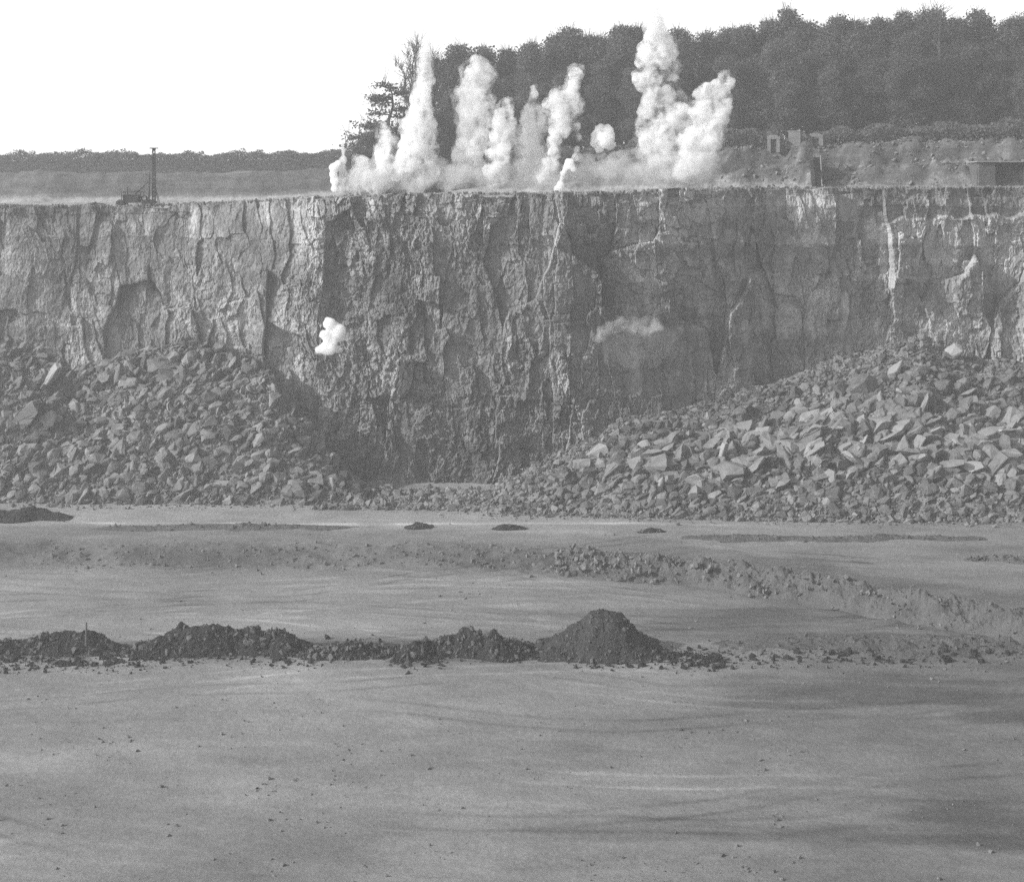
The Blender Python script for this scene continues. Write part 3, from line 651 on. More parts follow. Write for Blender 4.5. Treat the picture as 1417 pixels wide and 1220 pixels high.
# churn drill rig
Yr = 180.0
base = at(213, 283, Yr); base.z = plat_z1(base.x, Yr) - 0.05
H = zat(205, Yr) - base.z; sc_ = Yr / FPX
rig = tag(empty('drill_rig', base), 'dark drilling rig with tall thin mast standing on the left rim', 'drill rig')
mt = []
for sx in (-0.17, 0.17):
    for sy in (-0.17, 0.17): mt.append(((sx, sy, 0), (sx * 0.75, sy * 0.75, H - 0.1), 0.05, 0.04))
nseg = 14
for k in range(nseg):
    z0, z1 = H * k / nseg, H * (k + 1) / nseg
    for sy in (-0.16, 0.16): mt.append(((-0.16, sy, z0), (0.16, sy, z1), 0.028, 0.028)); mt.append(((0.16, sy, z0), (-0.16, sy, z1), 0.028, 0.028))
    for sx in (-0.16, 0.16): mt.append(((sx, -0.16, z0), (sx, 0.16, z1), 0.028, 0.028))
part('mast', tubes(mt), 'steel', rig)
part('crown_beam', boxes([(0, 0, H - 0.02, 1.05, 0.18, 0.11), (0, 0, H - 0.14, 0.4, 0.3, 0.14)]), 'steel', rig)
part('tool_string', tubes([((-0.60, -0.1, -0.1), (-0.52, -0.05, 4.0), 0.11, 0.08), ((-0.52, -0.05, 4.0), (-0.2, 0, H - 0.15), 0.02, 0.02)]), 'steel', rig)
part('brace', tubes([((-2.6, 0.2, 1.2), (-0.15, 0, 3.6), 0.05, 0.04), ((-2.6, -0.3, 1.2), (-0.15, 0, 3.6), 0.05, 0.04), ((0.7, 0.6, 0), (0.1, 0.1, 2.6), 0.05, 0.04), ((0.75, -0.5, 0), (0.1, -0.1, 2.6), 0.05, 0.04)]), 'steel', rig)
part('chassis', boxes([(-2.1, 0, 0.55, 4.6, 0.16, 0.18), (-2.1, 0.9, 0.55, 4.6, 0.16, 0.18), (-2.1, -0.9, 0.55, 4.6, 0.16, 0.18), (-0.2, 0, 0.55, 0.3, 2.0, 0.2), (-4.2, 0, 0.55, 0.3, 2.0, 0.2)]), 'steel', rig)
hs = part('engine_housing', boxes([(-2.7, 0, 1.05, 1.9, 1.5, 0.85)]), 'steel', rig)
part('canopy', boxes([(-2.6, 0, 1.78, 2.6, 1.9, 0.09)] + [(-2.6 + a * 1.15, b * 0.85, 1.15, 0.08, 0.08, 1.2) for a in (-1, 1) for b in (-1, 1)]), 'steel', rig)
part('exhaust_pipe', tubes([((-3.3, 0.3, 1.4), (-3.3, 0.3, 2.45), 0.06, 0.06)]), 'steel', rig)
for xx in (-3.9, -0.8):
    for yy in (-1.05, 1.05):
        part('wheel', tubes([((xx, yy - 0.1, 0.42), (xx, yy + 0.1, 0.42), 0.45, 0.45), ((xx, yy - 0.101, 0.42), (xx, yy - 0.1, 0.42), 0.001, 0.45), ((xx, yy + 0.1, 0.42), (xx, yy + 0.101, 0.42), 0.45, 0.001)], 18), 'steel', rig)
part('winch', tubes([((-1.2, -0.6, 1.0), (-1.2, 0.6, 1.0), 0.35, 0.35), ((-1.2, -0.62, 1.0), (-1.2, -0.55, 1.0), 0.5, 0.5), ((-1.2, 0.55, 1.0), (-1.2, 0.62, 1.0), 0.5, 0.5)], 14), 'steel', rig)

# three ruined concrete piers on the upper bank
Yp = 199.0; k_ = Yp / FPX
def pier(px, pytop, wpx, label, arch, tilt=0):
    z0 = plat_z1(xat(px, Yp), Yp) - 0.2; h = zat(pytop, Yp) - z0; w = wpx * k_
    o = tag(empty('concrete_pier', (xat(px, Yp), Yp, z0)), label, 'pier', 'ruined piers on the upper bank')
    o.rotation_euler.z = -0.5
    if arch:
        part('leg', boxes([(-w * 0.36, 0, h * 0.38, w * 0.28, 1.0, h * 0.76)]), 'concrete', o)
        part('leg', boxes([(w * 0.36, 0, h * 0.38, w * 0.28, 1.0, h * 0.76)]), 'concrete', o)
        part('cap', boxes([(0, 0, h * 0.84, w * 1.05, 1.1, h * 0.16), (-0.08, 0, h * 0.95, w * 0.7, 0.9, h * 0.1)]), 'concrete', o)
        part('back_wall', boxes([(0, 0.3, h * 0.30, w * 0.44, 0.3, h * 0.6)]), 'concrete', o)
    else:
        part('shaft', boxes([(0, 0, h * 0.46, w * 0.9, 1.1, h * 0.92)]), 'concrete', o)
        part('cap', boxes([(-0.04, 0, h * 0.965, w, 1.2, h * 0.07)]), 'concrete', o)
        part('plinth', boxes([(0, 0, h * 0.12, w * 1.1, 1.25, h * 0.14)]), 'concrete', o)
pier(1072, 187, 18, 'left ruined arched concrete pier on the upper bank by the wood', True)
pier(1101, 181, 19, 'tall solid middle pier between two arched ones on the upper bank', False)
pier(1130, 185, 21, 'right ruined arched concrete pier on the upper bank', True)
# wedge of masonry further right on the bank
Yw = 198.0; zb = zat(204, Yw)
pa, pb = at(1205, 204, Yw), at(1273, 204, Yw); ht = 15 * Yw / FPX; c = (pa + pb) / 2; L = (pb - pa).x
Vw = []; nseg = 24
for yy in (-0.8, 0.8):
    for i in range(nseg + 1):
        t_ = i / nseg; Vw.append((-L / 2 + L * t_, yy, -1.2)); Vw.append((-L / 2 + L * t_, yy, ht * min(1, t_ * 1.25) * (1 + 0.06 * math.sin(i * 2.3))))
Vw = np.array(Vw); Fw = []
o2 = 2 * (nseg + 1)
for i in range(nseg):
    a = 2 * i
    Fw += [(a, a + 2, a + 3, a + 1), (o2 + a, o2 + a + 1, o2 + a + 3, o2 + a + 2), (a + 1, a + 3, o2 + a + 3, o2 + a + 1)]
Fw += [(o2 - 2, o2 + o2 - 2, o2 + o2 - 1, o2 - 1), (0, 1, o2 + 1, o2)]
tag(link('masonry_ramp', mesh_np('masonry_ramp', Vw, np.array(Fw), M['concrete']), loc=(c.x, Yw, pa.z)), 'sloping wedge-shaped masonry ramp on top of the upper right bank', 'ramp')
# dark box standing in for a shaded bank cleft, pale tube its light edge
Yq = 189.5; pq = at(1132, 257, Yq); hq = 46 * Yq / FPX
hq *= 0.93
bt = tag(empty('bank_cleft', (pq.x, Yq, pq.z)), 'narrow dark strip standing in for a shaded cleft in the upper bank, with pale edge', 'cleft')
V, F = boxes([(0, 0.9 + 0.35, hq * 0.25, 0.85, 2.4, hq * 0.5), (0, 2.2, hq * 0.46, 0.8, 2.6, hq * 0.92)]); part('cleft_strip', (V, F), 'soil', bt)
part('cleft_edge', tubes([((0.5, -0.1, 0), (0.52, 0.85, hq * 0.98), 0.07, 0.07), ((0.5, -0.1, 0.05), (0.45, -1.2, 0.02), 0.07, 0.07)]), 'roofing', bt)
# open shed at right edge
Ys = 186.0
s0 = at(1352, 254, Ys); x1 = xat(1520, Ys); top = zat(224, Ys); zb = plat_z1(s0.x, Ys) - 0.2
shed = tag(empty('open_shed', (s0.x, Ys, zb)), 'low dark open-fronted shed with thin pale roof at the right edge', 'shed')
Wd = x1 - s0.x; Ht = top - zb
part('roof', boxes([(Wd / 2, 1.6, Ht, Wd + 0.5, 4.6, 0.12)]), 'roofing', shed)
part('end_wall', boxes([(1.15, -0.2, Ht / 2 - 0.08, 2.1, 0.4, Ht - 0.16), (0.2, 1.9, Ht / 2 - 0.08, 0.3, 3.6, Ht - 0.16)]), 'soil_mid', shed)
part('back_wall', boxes([(Wd / 2, 3.6, Ht / 2 - 0.08, Wd - 0.2, 0.3, Ht - 0.16)]), 'timber', shed)
for xx in (6.0, 9.6, 13.2): part('post', boxes([(xx, -0.2, Ht / 2 - 0.08, 0.16, 0.16, Ht - 0.16)]), 'timber', shed)
part('planks', boxes([(4 + i * 1.7, 2.4, 0.6 + 0.2 * (i % 2), 1.5, 0.8, 0.8 + 0.3 * (i % 2)) for i in range(6)]), 'timber', shed)
# low wall above the shed
Yl = 196.5; a0 = at(1380, 198, Yl); zb = a0.z - 2.6
V, F = boxes([(8.0, 0, 1.3, 16, 0.5, 2.48), (8.0, 0, 2.62, 16.2, 0.7, 0.14)])
tag(link('retaining_wall', mesh_np('retaining_wall', V, F, M['soil_mid']), loc=(a0.x, Yl, zb)), 'dark low retaining wall with pale coping above the open shed', 'wall')
link_ = bpy.data.objects['retaining_wall']

# ------------------------------------------------------------------ trees
def leafcards(P, size, r, up=0.3):
    n = len(P); a = r.normal(size=(n, 3)); a /= np.linalg.norm(a, axis=1)[:, None]
    b = np.cross(a, r.normal(size=(n, 3))); b /= np.linalg.norm(b, axis=1)[:, None]
    s = size * r.uniform(0.5, 1.2, (n, 1)); a = a * s; b = b * s * r.uniform(0.4, 0.9, (n, 1))
    V = np.stack([P - a, P - b * 0.8, P + a, P + b], 1).reshape(-1, 3)
    return V, np.arange(4 * n).reshape(n, 4)
def make_tree(seed, H=18.0, W=8.0, leaves=7000, low=0.12, size=0.24, style='broad'):
    r = np.random.default_rng(seed); R = random.Random(seed)
    ntw = 220 if style == 'bare' else (900 if style != 'conifer' else 120)
    T = [((0, 0, -1.0), (0, 0, 0.02), 0.45, 0.34)]; tips = []
    p = np.array([0.0, 0, 0]); rad = 0.32; n = 9
    pts = [p]
    for i in range(n):
        q = p + np.array([R.gauss(0, 0.22), R.gauss(0, 0.22), H * 0.93 / n]); r2 = 0.32 * (1 - (i + 1) / n) ** 0.9 + 0.025
        T.append((p, q, rad, r2)); p, rad = q, r2; pts.append(p)
    def grow(p, d, L, rad, lev):
        q = p + d * L; T.append((p, q, rad, rad * 0.5)); tips.append((p * 0.4 + q * 0.6, lev)); tips.append((q, lev))
        if lev < 3:
            for _ in range(3 if lev < 2 else 2):
                e = d + np.array([R.gauss(0, .55), R.gauss(0, .55), R.gauss(0.18, .35)]); e /= np.linalg.norm(e)
                grow(p + d * L * R.uniform(0.45, 1), e, L * R.uniform(0.45, 0.7), max(rad * 0.5, 0.012), lev + 1)
    nb = 26 if style != 'bare' else 16
    for k in range(nb):
        f = low + (0.97 - low) * (k + R.random()) / nb
        i = min(int(f * n), n - 1); b0 = pts[i] + (pts[i + 1] - pts[i]) * (f * n - i if f * n - i < 1 else 1)
        th = R.uniform(0, 6.283)
        if style == 'conifer':
            Lk = W * 0.5 * (1 - f) ** 0.8 * R.uniform(0.75, 1.2) + 0.4; d = np.array([math.cos(th), math.sin(th), R.uniform(-0.05, 0.2)])
        elif style == 'bare':
            Lk = W * 0.35 * (1 - 0.5 * f) * R.uniform(0.7, 1.2); d = np.array([math.cos(th) * 0.7, math.sin(th) * 0.7, 0.8])
        else:
            sh = math.sin(min(1, (f + 0.18) / 1.15) * math.pi) ** 0.55
            Lk = W * 0.42 * sh * R.uniform(0.7, 1.2) + 0.3; d = np.array([math.cos(th), math.sin(th), R.uniform(0.25, 0.9) + f * 0.5])
        d /= np.linalg.norm(d)
        grow(b0, d, Lk * 0.62, 0.14 * (1 - f) + 0.03, 1)
    tp = np.array([t[0] for t in tips]); idx = r.integers(0, len(tp), leaves)
    sp = 0.7 if style != 'conifer' else 0.5
    P = tp[idx] + np.clip(r.normal(size=(leaves, 3)), -1.5, 1.5) * np.array([sp, sp, sp * (0.75 if style != 'conifer' else 0.3)])
    # fine twigs reaching out of the crown
    for j in r.integers(0, len(tp), ntw):
        d = r.normal(size=3) + np.array([0, 0, 1.6]); d /= np.linalg.norm(d); T.append((tp[j], tp[j] + d * R.uniform(0.6, 2.3), 0.026, 0.012))
    V, F = tubes(T, 4)
    tm = mesh_np('trunk', V, F, M['bark'])
    V, F = leafcards(P, size, r)
    cm = mesh_np('crown', V, F, M['needle' if style == 'conifer' else 'leaf'])
    return tm, cm
TREES = [make_tree(200 + i, 18, 8.5 + (i % 3), 11000, 0.08, 0.19) for i in range(6)]
CON = make_tree(300, 13, 9.5, 3600, 0.15, 0.16, 'conifer')
BARE = make_tree(301, 17, 9.0, 60, 0.30, 0.10, 'bare')
BARE2 = make_tree(302, 17, 8.0, 60, 0.25, 0.10, 'bare')
def place_tree(name, ms, hh, px, pytop, Yt, label, group=None, cat='tree', wide=1.0):
    x = xat(px, Yt); z0 = plat_z1(x, Yt) - 0.2; h = zat(pytop, Yt) - z0
    e = empty(name, (x, Yt, z0)); s = h / hh; e.scale = (s * wide, s * wide, s); e.rotation_euler.z = RND.uniform(0, 6.28)
    link('trunk', ms[0], e); link('crown', ms[1], e)
    return tag(e, label, cat, group)
TOPS = [(612, 78), (640, 60), (668, 62), (700, 66), (735, 60), (765, 48), (800, 36), (824, 48), (860, 33), (886, 36), (918, 46), (948, 38), (980, 44), (1008, 38), (1034, 34), (1062, 26), (1092, 11), (1122, 27), (1155, 22), (1188, 26), (1216, 22), (1246, 15), (1276, 13), (1330, 22), (1362, 13), (1398, 24), (1432, 14), (1470, 20)]
names = {612: 'first tall leafy tree right of the bare trees at the wood edge', 800: 'round-headed tree rising on the skyline of the wood left of the tallest plume', 860: 'round-crowned tree just left of the tallest smoke plume', 1092: 'tallest domed tree crown on the wood skyline, above the piers',
         1362: 'pointed tree crown on the skyline near the right edge of the wood'}
gl = 'leafy tree standing in the tall dark wood on the plateau'
for i, (px, py) in enumerate(TOPS):
    place_tree('tree', TREES[(i * 5) % 6], 17.6, px, py, 226 + RND.uniform(-3, 3), names.get(px, gl), None if px in names else 'trees of the wood', wide=1.0 + RND.uniform(-0.1, 0.15))
for row, (yy, dpy) in enumerate(((219, 26), (236, 8), (246, 6))):
    for i in range(27):
        px = 632 + i * 31 + RND.uniform(-9, 9) + row * 10
        if px > 1450: break
        py = float(interp(TOPS, px)) + dpy + RND.uniform(0, 22) + (30 if row == 0 and RND.random() < .5 else 0)
        place_tree('tree', TREES[(i * 3 + row) % 6], 17.6, px, py, yy + RND.uniform(-3, 3), gl, 'trees of the wood')
place_tree('conifer', CON, 12.4, 541, 108, 216, 'dark layered conifer at the left end of the wood', wide=1.25)
place_tree('conifer', CON, 12.4, 572, 150, 214, 'lower dark conifer tucked behind the second tall plume', wide=1.0)
place_tree('bare_tree', BARE, 16.2, 560, 66, 224, 'thin bare tree left of the tall plume, leaning slightly')
place_tree('bare_tree', BARE2, 16.2, 574, 56, 226, 'taller thin bare tree beside the tall plume')
place_tree('bare_tree', BARE, 16.2, 549, 84, 219, 'shorter bare tree rising out of the layered conifer')
place_tree('bare_tree', BARE2, 16.2, 602, 70, 222, 'bare tree just right of the tall tapering plume')
place_tree('bare_tree', BARE2, 16.2, 1302, 8, 222, 'spiky open-branched tree standing out of the skyline at right', wide=1.5)
# bushes at the left foot of the wood
for i, (px, py, w_) in enumerate([(512, 182, 1.6), (530, 178, 1.5), (496, 203, 1.5), (555, 185, 1.5), (600, 150, 1.3)]):
    place_tree('bush', TREES[i], 17.6, px, py, 214, ['rounded bush beside the leftmost conifer', 'taller bush below the leftmost conifer', 'lowest leftmost bush where the wood ends', 'bush behind the second smoke plume', 'leafy bush between the tall plumes'][i], cat='bush', wide=w_)
# undergrowth along the foot of the wood
r_ = np.random.default_rng(5)
n_ = 52000
px = r_.uniform(500, 1470, n_); yy = r_.uniform(208, 216, n_); x = (px - IW / 2) * yy / FPX
hgt = 3.2 * (0.75 + 0.5 * fbm2(x * 0.3, x * 0, 3, 90)) * r_.random(n_) ** 0.8
V, F = leafcards(np.stack([x, yy, plat_z(x, yy) + hgt], -1), 0.26, r_)
tag(link('undergrowth', mesh_np('undergrowth', V, F, M['leaf'])), 'dense undergrowth along the foot of the wood', 'undergrowth', kind='stuff')
# scrub along the left skyline
n_ = 60000
px = r_.uniform(-60, 560, n_); yy = 262 - 24 * r_.random(n_) ** 1.6; x = (px - IW / 2) * yy / FPX
hgt = sstep(232, 258, yy) * (0.5 + 1.3 * (0.5 + 0.5 * fbm2(x * 0.22, x * 0, 4, 91)) + 0.8 * np.maximum(vn2(x * 1.3, x * 0, 95), 0) ** 2) * r_.random(n_) ** 0.7
V, F = leafcards(np.stack([x, yy, plat_z(x, yy) + hgt], -1), 0.17, r_)
tag(link('scrub', mesh_np('scrub', V, F, M['scrub'])), 'low scrub along the far left skyline', 'scrub', kind='stuff')

# ------------------------------------------------------------------ smoke
def smoke_mat(name, dens, alb=0.97, scale=0.45, cut=0.40, gain=5.0, floor_=0.05):
    """scattering medium whose density billows, so that edges fray"""
    m, n = mat_new(name); o = n.nodes.new('ShaderNodeOutputMaterial'); v = n.nodes.new('ShaderNodeVolumePrincipled')
    v.inputs['Color'].default_value = g(alb)
    c = noise_node(n, coords(n), scale, 4, 0.62, 0.5)
    d = math_node(n, 'MULTIPLY', math_node(n, 'SUBTRACT', c, cut), gain, True)
    d = math_node(n, 'MULTIPLY', math_node(n, 'MAXIMUM', d, floor_), dens)
    n.links.new(d, v.inputs['Density'])
    n.links.new(v.outputs[0], o.inputs['Volume'])
    return m
M['smoke'] = smoke_mat('dense_smoke', 1.7, 0.96, 0.75, 0.42, 5.0, 0.05)
M['smoke_grey'] = smoke_mat('grey_jet', 5.0, 0.85, 1.2, 0.38, 5.0, 0.4)
M['smoke_cap'] = smoke_mat('fading_smoke', 0.55, 0.80, 0.8, 0.38, 5.0, 0.1)
M['dust_arc'] = smoke_mat('bright_dust', 0.5, 0.95, 0.7, 0.40, 4.0, 0.0)
M['smoke_bright'] = smoke_mat('fresh_white_smoke', 3.2, 0.99, 0.9, 0.30, 8.0, 0.3)
M['smoke_thin'] = smoke_mat('thin_smoke', 0.60, 0.92, 0.8, 0.45, 6.0, 0.0)
M['dust_dark'] = smoke_mat('grey_dust', 0.05, 0.8, 0.35, 0.38, 5.0, 0.0)
M['dust'] = smoke_mat('pale_dust', 0.30, 0.80, 0.4, 0.40, 5.0, 0.0)
ICO = None
def ico():
    global ICO
    if ICO is None:
        bm = bmesh.new(); bmesh.ops.create_icosphere(bm, subdivisions=2, radius=1); bm.verts.index_update()
        ICO = (np.array([v.co[:] for v in bm.verts]), np.array([[v.index for v in f.verts] for f in bm.faces])); bm.free()
    return ICO
def puff_mesh(name, blobs, Yd, mat, grow=1.0, voxel=0.17, amp=0.22, seed=0, fr=0.9):
    """union of spheres (pixel x, y, r), remeshed and given a billowing surface"""
    R = random.Random(seed); V0, F0 = ico(); Vs, Fs = [], []; n = 0
    for (px, py, rp) in blobs:
        c = at(px, py, Yd); r = rp * Yd / FPX * grow; dy = R.uniform(-0.5, 0.5) * r
        subs = [(np.array(c) + (0, dy, 0), r)]
        for _ in range(5):                                     # knobs on each billow
            d = np.array([R.gauss(0, 1), R.gauss(0, 1), R.gauss(0.2, 1)]); d /= np.linalg.norm(d); rs = r * R.uniform(0.3, 0.5)
            subs.append((np.array(c) + (0, dy, 0) + d * (r - rs * 0.45), rs))
        for cc, q in subs:
            Vs.append(V0 * q + cc); Fs.append(F0 + n); n += len(V0)
    me = mesh_np('tmp', np.concatenate(Vs), np.concatenate(Fs)); ob = bpy.data.objects.new('tmp', me); COL.objects.link(ob)
    md = ob.modifiers.new('r', 'REMESH'); md.mode = 'VOXEL'; md.voxel_size = voxel
    dg = bpy.context.evaluated_depsgraph_get(); ev = bpy.data.meshes.new_from_object(ob.evaluated_get(dg))
    bpy.data.objects.remove(ob)
    nv = len(ev.vertices); co = np.empty(nv * 3, np.float32); ev.vertices.foreach_get('co', co); co = co.reshape(-1, 3)
    no = np.empty(nv * 3, np.float32); ev.vertices.foreach_get('normal', no); no = no.reshape(-1, 3)
    x, y, z = co.T.astype(float)
    bil = (1 - abs(fbm3(x * fr, y * fr, z * fr, 3, seed))) * 1.0 - 0.75
    co = co + no * (bil * amp * 1.6)[:, None] + no * (fbm3(x * 3, y * 3, z * 3, 2, seed + 3) * amp * 0.6)[:, None]
    ev.vertices.foreach_set('co', co.astype(np.float32).ravel()); ev.name = name
    ev.materials.clear(); ev.materials.append(M[mat]); ev.polygons.foreach_set('use_smooth', np.ones(len(ev.polygons), bool)); ev.update()
    return ev
def plume(name, label, Yd, core, veil=None, cmat='smoke', vmat='smoke_thin', seed=0, grow=1.0, cat='smoke plume', group=None, amp=0.22, cap=None):
    x0 = sum(b[0] for b in core) / len(core); base = at(x0, max(b[1] + b[2] for b in core), Yd)
    e = tag(empty(name, base), label, cat, group)
    off = Matrix.Translation(-base)
    m = puff_mesh('dense_smoke', core, Yd, cmat, grow * 1.2, seed=seed, amp=amp); m.transform(off); link('dense_smoke', m, e)
    if veil is None: veil = [(b[0] + RND.uniform(-3, 3), b[1] + RND.uniform(-2, 2), b[2] * 1.6) for b in core]
    if veil:
        m = puff_mesh('thin_smoke', veil, Yd + 0.2, vmat, grow, seed=seed + 50, voxel=0.3, amp=0.3); m.transform(off); link('thin_smoke', m, e)
    if cap:
        m = puff_mesh('fading_top', cap, Yd, 'smoke_cap', grow, seed=seed + 80); m.transform(off); link('fading_top', m, e)
    return e
PL = [
 ('short spiky plume, farthest left of the row above the face', 173, 'smoke_bright', [(462, 232, 6), (461, 241, 5), (463, 250, 5.5), (463, 261, 4.5), (468, 226, 4)],
  [(474, 165, 2), (474, 175, 2.6), (474, 186, 3.4), (474, 198, 4.2), (475, 210, 5), (475, 222, 6), (474, 236, 6.5), (473, 250, 6.5), (472, 262, 7)]),
 ('low rounded plume between the leftmost spike and the second tall column', 174, 'smoke', [(530, 174, 5), (532, 186, 8), (534, 198, 10), (531, 212, 12), (534, 226, 12), (502, 226, 9), (487, 243, 6), (499, 240, 9), (494, 254, 9), (512, 252, 12), (530, 244, 13), (520, 262, 9)], None),
 ('tall tapering plume beside the bare trees', 172, 'smoke', [(590, 62, 4), (589, 72, 6), (588, 84, 8), (587, 96, 9), (588, 108, 10), (584, 122, 12), (582, 137, 13), (585, 152, 14), (578, 166, 15), (562, 175, 10), (592, 172, 12), (572, 186, 15), (590, 188, 13), (559, 200, 8), (577, 204, 14), (597, 204, 10), (557, 217, 9), (553, 231, 9), (548, 245, 6), (568, 224, 13), (596, 220, 9), (601, 236, 8), (580, 253, 6)],
  [(591, 42, 5), (590, 56, 7), (589, 70, 9), (588, 84, 11), (588, 98, 13), (586, 114, 16), (583, 132, 17), (580, 155, 19), (576, 178, 22), (575, 205, 22), (570, 232, 24), (590, 240, 20), (575, 256, 18)]),
 ('thick crooked plume with a knobbed head, third tall one from the left', 173, 'smoke', [(656, 84, 6), (662, 90, 8), (674, 96, 8), (682, 103, 5), (656, 102, 12), (668, 110, 11), (650, 120, 12), (664, 126, 13), (646, 134, 12), (662, 144, 14), (641, 148, 9), (650, 160, 13), (667, 160, 11), (655, 176, 15), (642, 184, 9), (664, 190, 14), (641, 198, 10), (655, 206, 15), (637, 216, 11), (650, 226, 14), (628, 238, 10), (640, 242, 11), (622, 253, 7), (619, 263, 4)], None),
 ('slender bulging plume close beside the thick crooked one', 171, 'smoke', [(700, 143, 6), (704, 151, 7), (696, 160, 11), (705, 170, 8), (690, 172, 9), (699, 184, 12), (686, 188, 8), (697, 200, 12), (708, 196, 6), (685, 212, 10), (694, 218, 10), (676, 236, 8), (686, 242, 11), (696, 246, 8), (683, 254, 8)], None),
 ('dull grey plume with a small pointed tip behind the bright forked one', 176, 'smoke', [(737, 122, 3.5), (740, 131, 5), (732, 150, 6), (740, 154, 9), (730, 163, 9), (744, 166, 10), (736, 178, 12), (724, 190, 7), (735, 196, 12), (722, 204, 6), (733, 212, 12), (745, 210, 9), (724, 230, 10), (738, 232, 13), (746, 248, 11), (722, 250, 9)], None),
 ('bright forked plume with a round ball on top, mid row', 171, 'smoke', [(797, 103, 9), (795, 117, 8), (768, 131, 8), (757, 143, 7), (774, 142, 11), (790, 133, 11), (799, 143, 8), (785, 153, 12), (772, 160, 9), (803, 153, 4), (780, 168, 10), (768, 180, 8), (782, 182, 8), (768, 196, 8), (766, 212, 8), (760, 228, 9), (798, 176, 5), (801, 190, 4), (799, 206, 4), (797, 218, 5), (752, 246, 9)], None),
 ('small white wisp curling off the rim below the forked plume', 169.5, 'smoke_bright', [(788, 226, 6), (783, 233, 4), (794, 234, 4), (779, 240, 3.5), (777, 248, 3), (775, 256, 5), (771, 261, 4), (778, 261, 4)], []),
 ('small isolated round white puff left of the tallest plume', 172, 'smoke_bright', [(831, 179, 6), (841, 181, 7), (827, 188, 7), (844, 190, 7), (836, 194, 10), (822, 198, 5), (828, 207, 5), (844, 200, 6)],
  [(832, 215, 9), (836, 226, 9), (830, 238, 8), (822, 246, 6), (816, 234, 6), (818, 222, 4), (816, 208, 5)]),
 ('tallest and widest plume, a towering column right of centre', 173, 'smoke', [(909, 24, 6), (908, 34, 8), (911, 45, 10), (903, 52, 10), (915, 56, 10), (906, 62, 13), (920, 58, 10), (893, 68, 9), (929, 72, 8), (904, 78, 13), (919, 84, 9), (888, 86, 8), (896, 96, 9), (886, 110, 9), (898, 112, 11), (889, 120, 7), (901, 126, 9), (897, 140, 9), (893, 156, 9), (887, 170, 7), (892, 184, 9), (923, 128, 8), (912, 136, 7), (925, 143, 11), (938, 152, 10), (947, 162, 10), (955, 170, 6), (926, 164, 13), (940, 176, 10), (908, 176, 10), (896, 178, 7), (918, 190, 15), (903, 200, 14), (934, 198, 10), (890, 210, 9), (914, 214, 15), (930, 216, 10), (886, 234, 8), (872, 238, 8), (906, 228, 12), (938, 222, 13), (946, 238, 13), (924, 238, 14), (900, 240, 12)],
  [(908, 18, 7), (909, 32, 10), (907, 46, 13), (920, 66, 17), (895, 74, 14), (932, 90, 12), (925, 110, 14), (938, 128, 9), (950, 140, 8), (900, 150, 14), (888, 190, 14), (868, 226, 10), (858, 212, 6), (872, 240, 16), (900, 235, 20), (930, 235, 20)]),
 ('broad leaning plume at the right end of the row', 171, 'smoke', [(1001, 108, 6), (1008, 115, 7), (990, 118, 6), (976, 125, 8), (998, 124, 10), (966, 130, 6), (985, 138, 12), (1003, 137, 8), (972, 146, 8), (1006, 150, 6), (992, 156, 12), (978, 168, 9), (1000, 166, 7), (986, 178, 11), (966, 188, 7), (978, 194, 14), (993, 192, 8), (960, 184, 9), (950, 196, 9), (968, 160, 10), (957, 202, 8), (970, 208, 11), (950, 212, 8), (981, 218, 8), (962, 226, 12), (972, 238, 10), (948, 236, 12)],
  [(1002, 103, 8), (1008, 112, 9), (975, 150, 16), (958, 150, 12), (962, 180, 16), (950, 200, 16), (1002, 160, 12), (996, 185, 12), (985, 200, 15), (965, 220, 15), (978, 236, 10), (950, 232, 14)]),
]
for i, (lab, Yd, cm_, core, veil) in enumerate(PL):
    big_ = 1.16 if ('tallest and' in lab or 'leaning' in lab) else 1.0
    plume('smoke_plume', lab, Yd, [(b[0], b[1], b[2] * big_) for b in core], veil, cm_, 'smoke_grey' if 'spiky' in lab else 'smoke_thin', seed=400 + i, cap=[(908, 10, 8), (909, 20, 11), (907, 30, 14), (905, 42, 17)] if 'tallest and' in lab else ([(591, 40, 4), (590, 50, 6), (589, 60, 8), (588, 72, 11), (588, 84, 12)] if 'bare trees' in lab else None), amp=0.10 if 'wisp' in lab or 'spiky' in lab else 0.2)
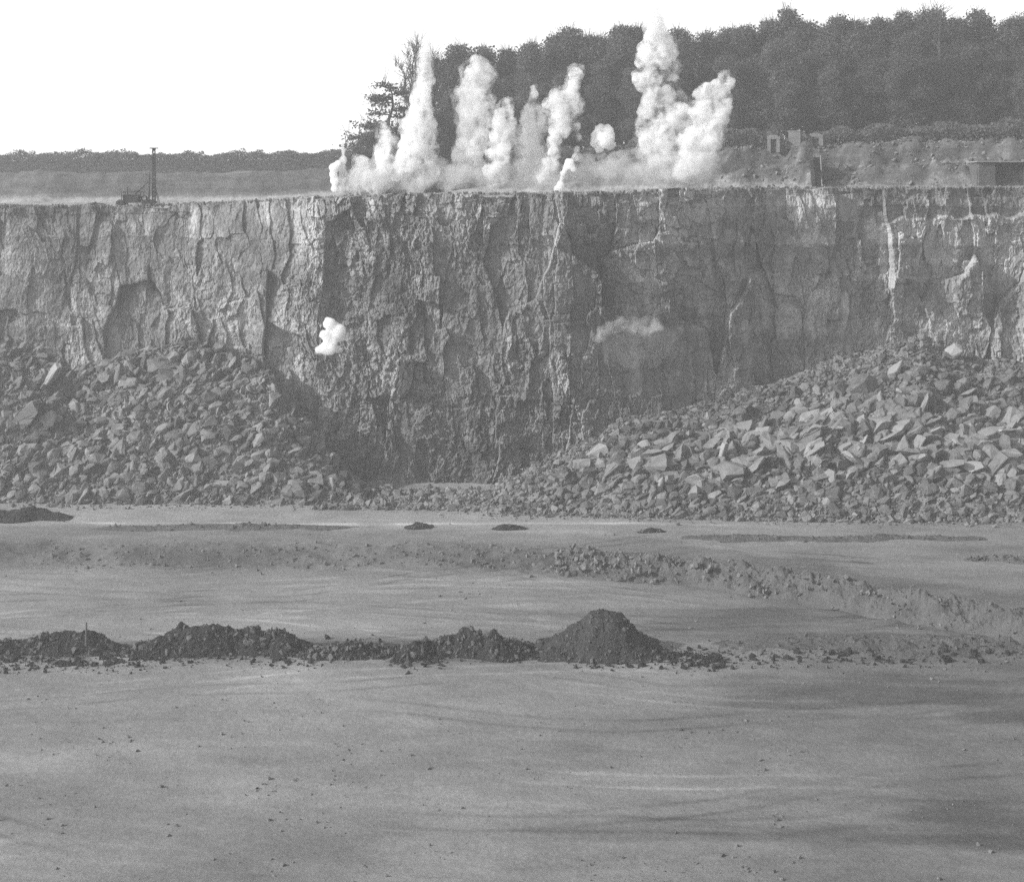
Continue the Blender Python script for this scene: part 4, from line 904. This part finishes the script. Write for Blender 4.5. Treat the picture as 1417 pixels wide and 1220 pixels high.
plume('smoke_puff', 'dense bright white puff in front of the face on the left', 158.5, [(456, 448, 7.5), (462, 453, 8), (470, 457, 8), (472, 465, 7), (464, 463, 8), (448, 463, 5.5), (454, 469, 6), (461, 474, 5), (441, 484, 5), (449, 482, 7), (457, 483, 7), (466, 484, 5), (472, 484, 3)],
      [(441, 484, 8), (455, 486, 9), (470, 482, 6), (475, 464, 7)], 'smoke_bright', seed=430, amp=0.08)
def dustcloud(label, Yd, blobs, mat, seed):
    base = at(sum(b[0] for b in blobs) / len(blobs), blobs[0][1], Yd)
    m = puff_mesh('dust_cloud', blobs, Yd, mat, 1.0, voxel=0.4, amp=0.5, seed=seed); m.transform(Matrix.Translation(-base))
    return tag(link('dust_cloud', m, loc=base), label, 'dust cloud')
dustcloud('pale arc of dust bursting from the face right of centre', 159.5, [(828, 468, 7), (834, 460, 9), (846, 454, 10), (860, 450, 11), (875, 450, 11), (890, 453, 11), (904, 450, 12), (914, 452, 9), (900, 438, 8)], 'dust_arc', 440)
dustcloud('thin grey dust hanging below the pale arc of dust', 159.8, [(832, 480, 12), (850, 474, 18), (872, 474, 24), (898, 470, 22), (920, 472, 18), (842, 494, 12), (872, 494, 18), (905, 492, 16)], 'dust_dark', 441)
dustcloud('low grey dust along the rim under the left plumes', 171, [(486 + i * 17, 254 - (i * 7 % 5) * 4, 15 + (i * 5 % 3) * 3) for i in range(13)], 'dust', 442)
dustcloud('low grey dust along the rim under the middle plumes', 171, [(690 + i * 17, 250 - (i * 7 % 5) * 4, 15 + (i * 5 % 3) * 4) for i in range(9)], 'dust', 443)
dustcloud('low grey dust along the rim under the tallest plumes', 171, [(846 + i * 16, 240 - (i * 7 % 5) * 3, 20 + (i * 5 % 3) * 4) for i in range(9)], 'dust', 444)

# ------------------------------------------------------------------ haze
m, n = mat_new('haze'); o = n.nodes.new('ShaderNodeOutputMaterial'); v = n.nodes.new('ShaderNodeVolumePrincipled')
v.inputs['Color'].default_value = g(0.90); v.inputs['Density'].default_value = 0.00085; v.inputs['Anisotropy'].default_value = 0.2
n.links.new(v.outputs[0], o.inputs['Volume']); m.cycles.homogeneous_volume = True
V, F = boxes([(0, 135, 33, 680, 440, 72)])
tag(link('haze', mesh_np('haze', V, F, m)), 'thin pale haze in the quarry air', 'haze', kind='stuff')
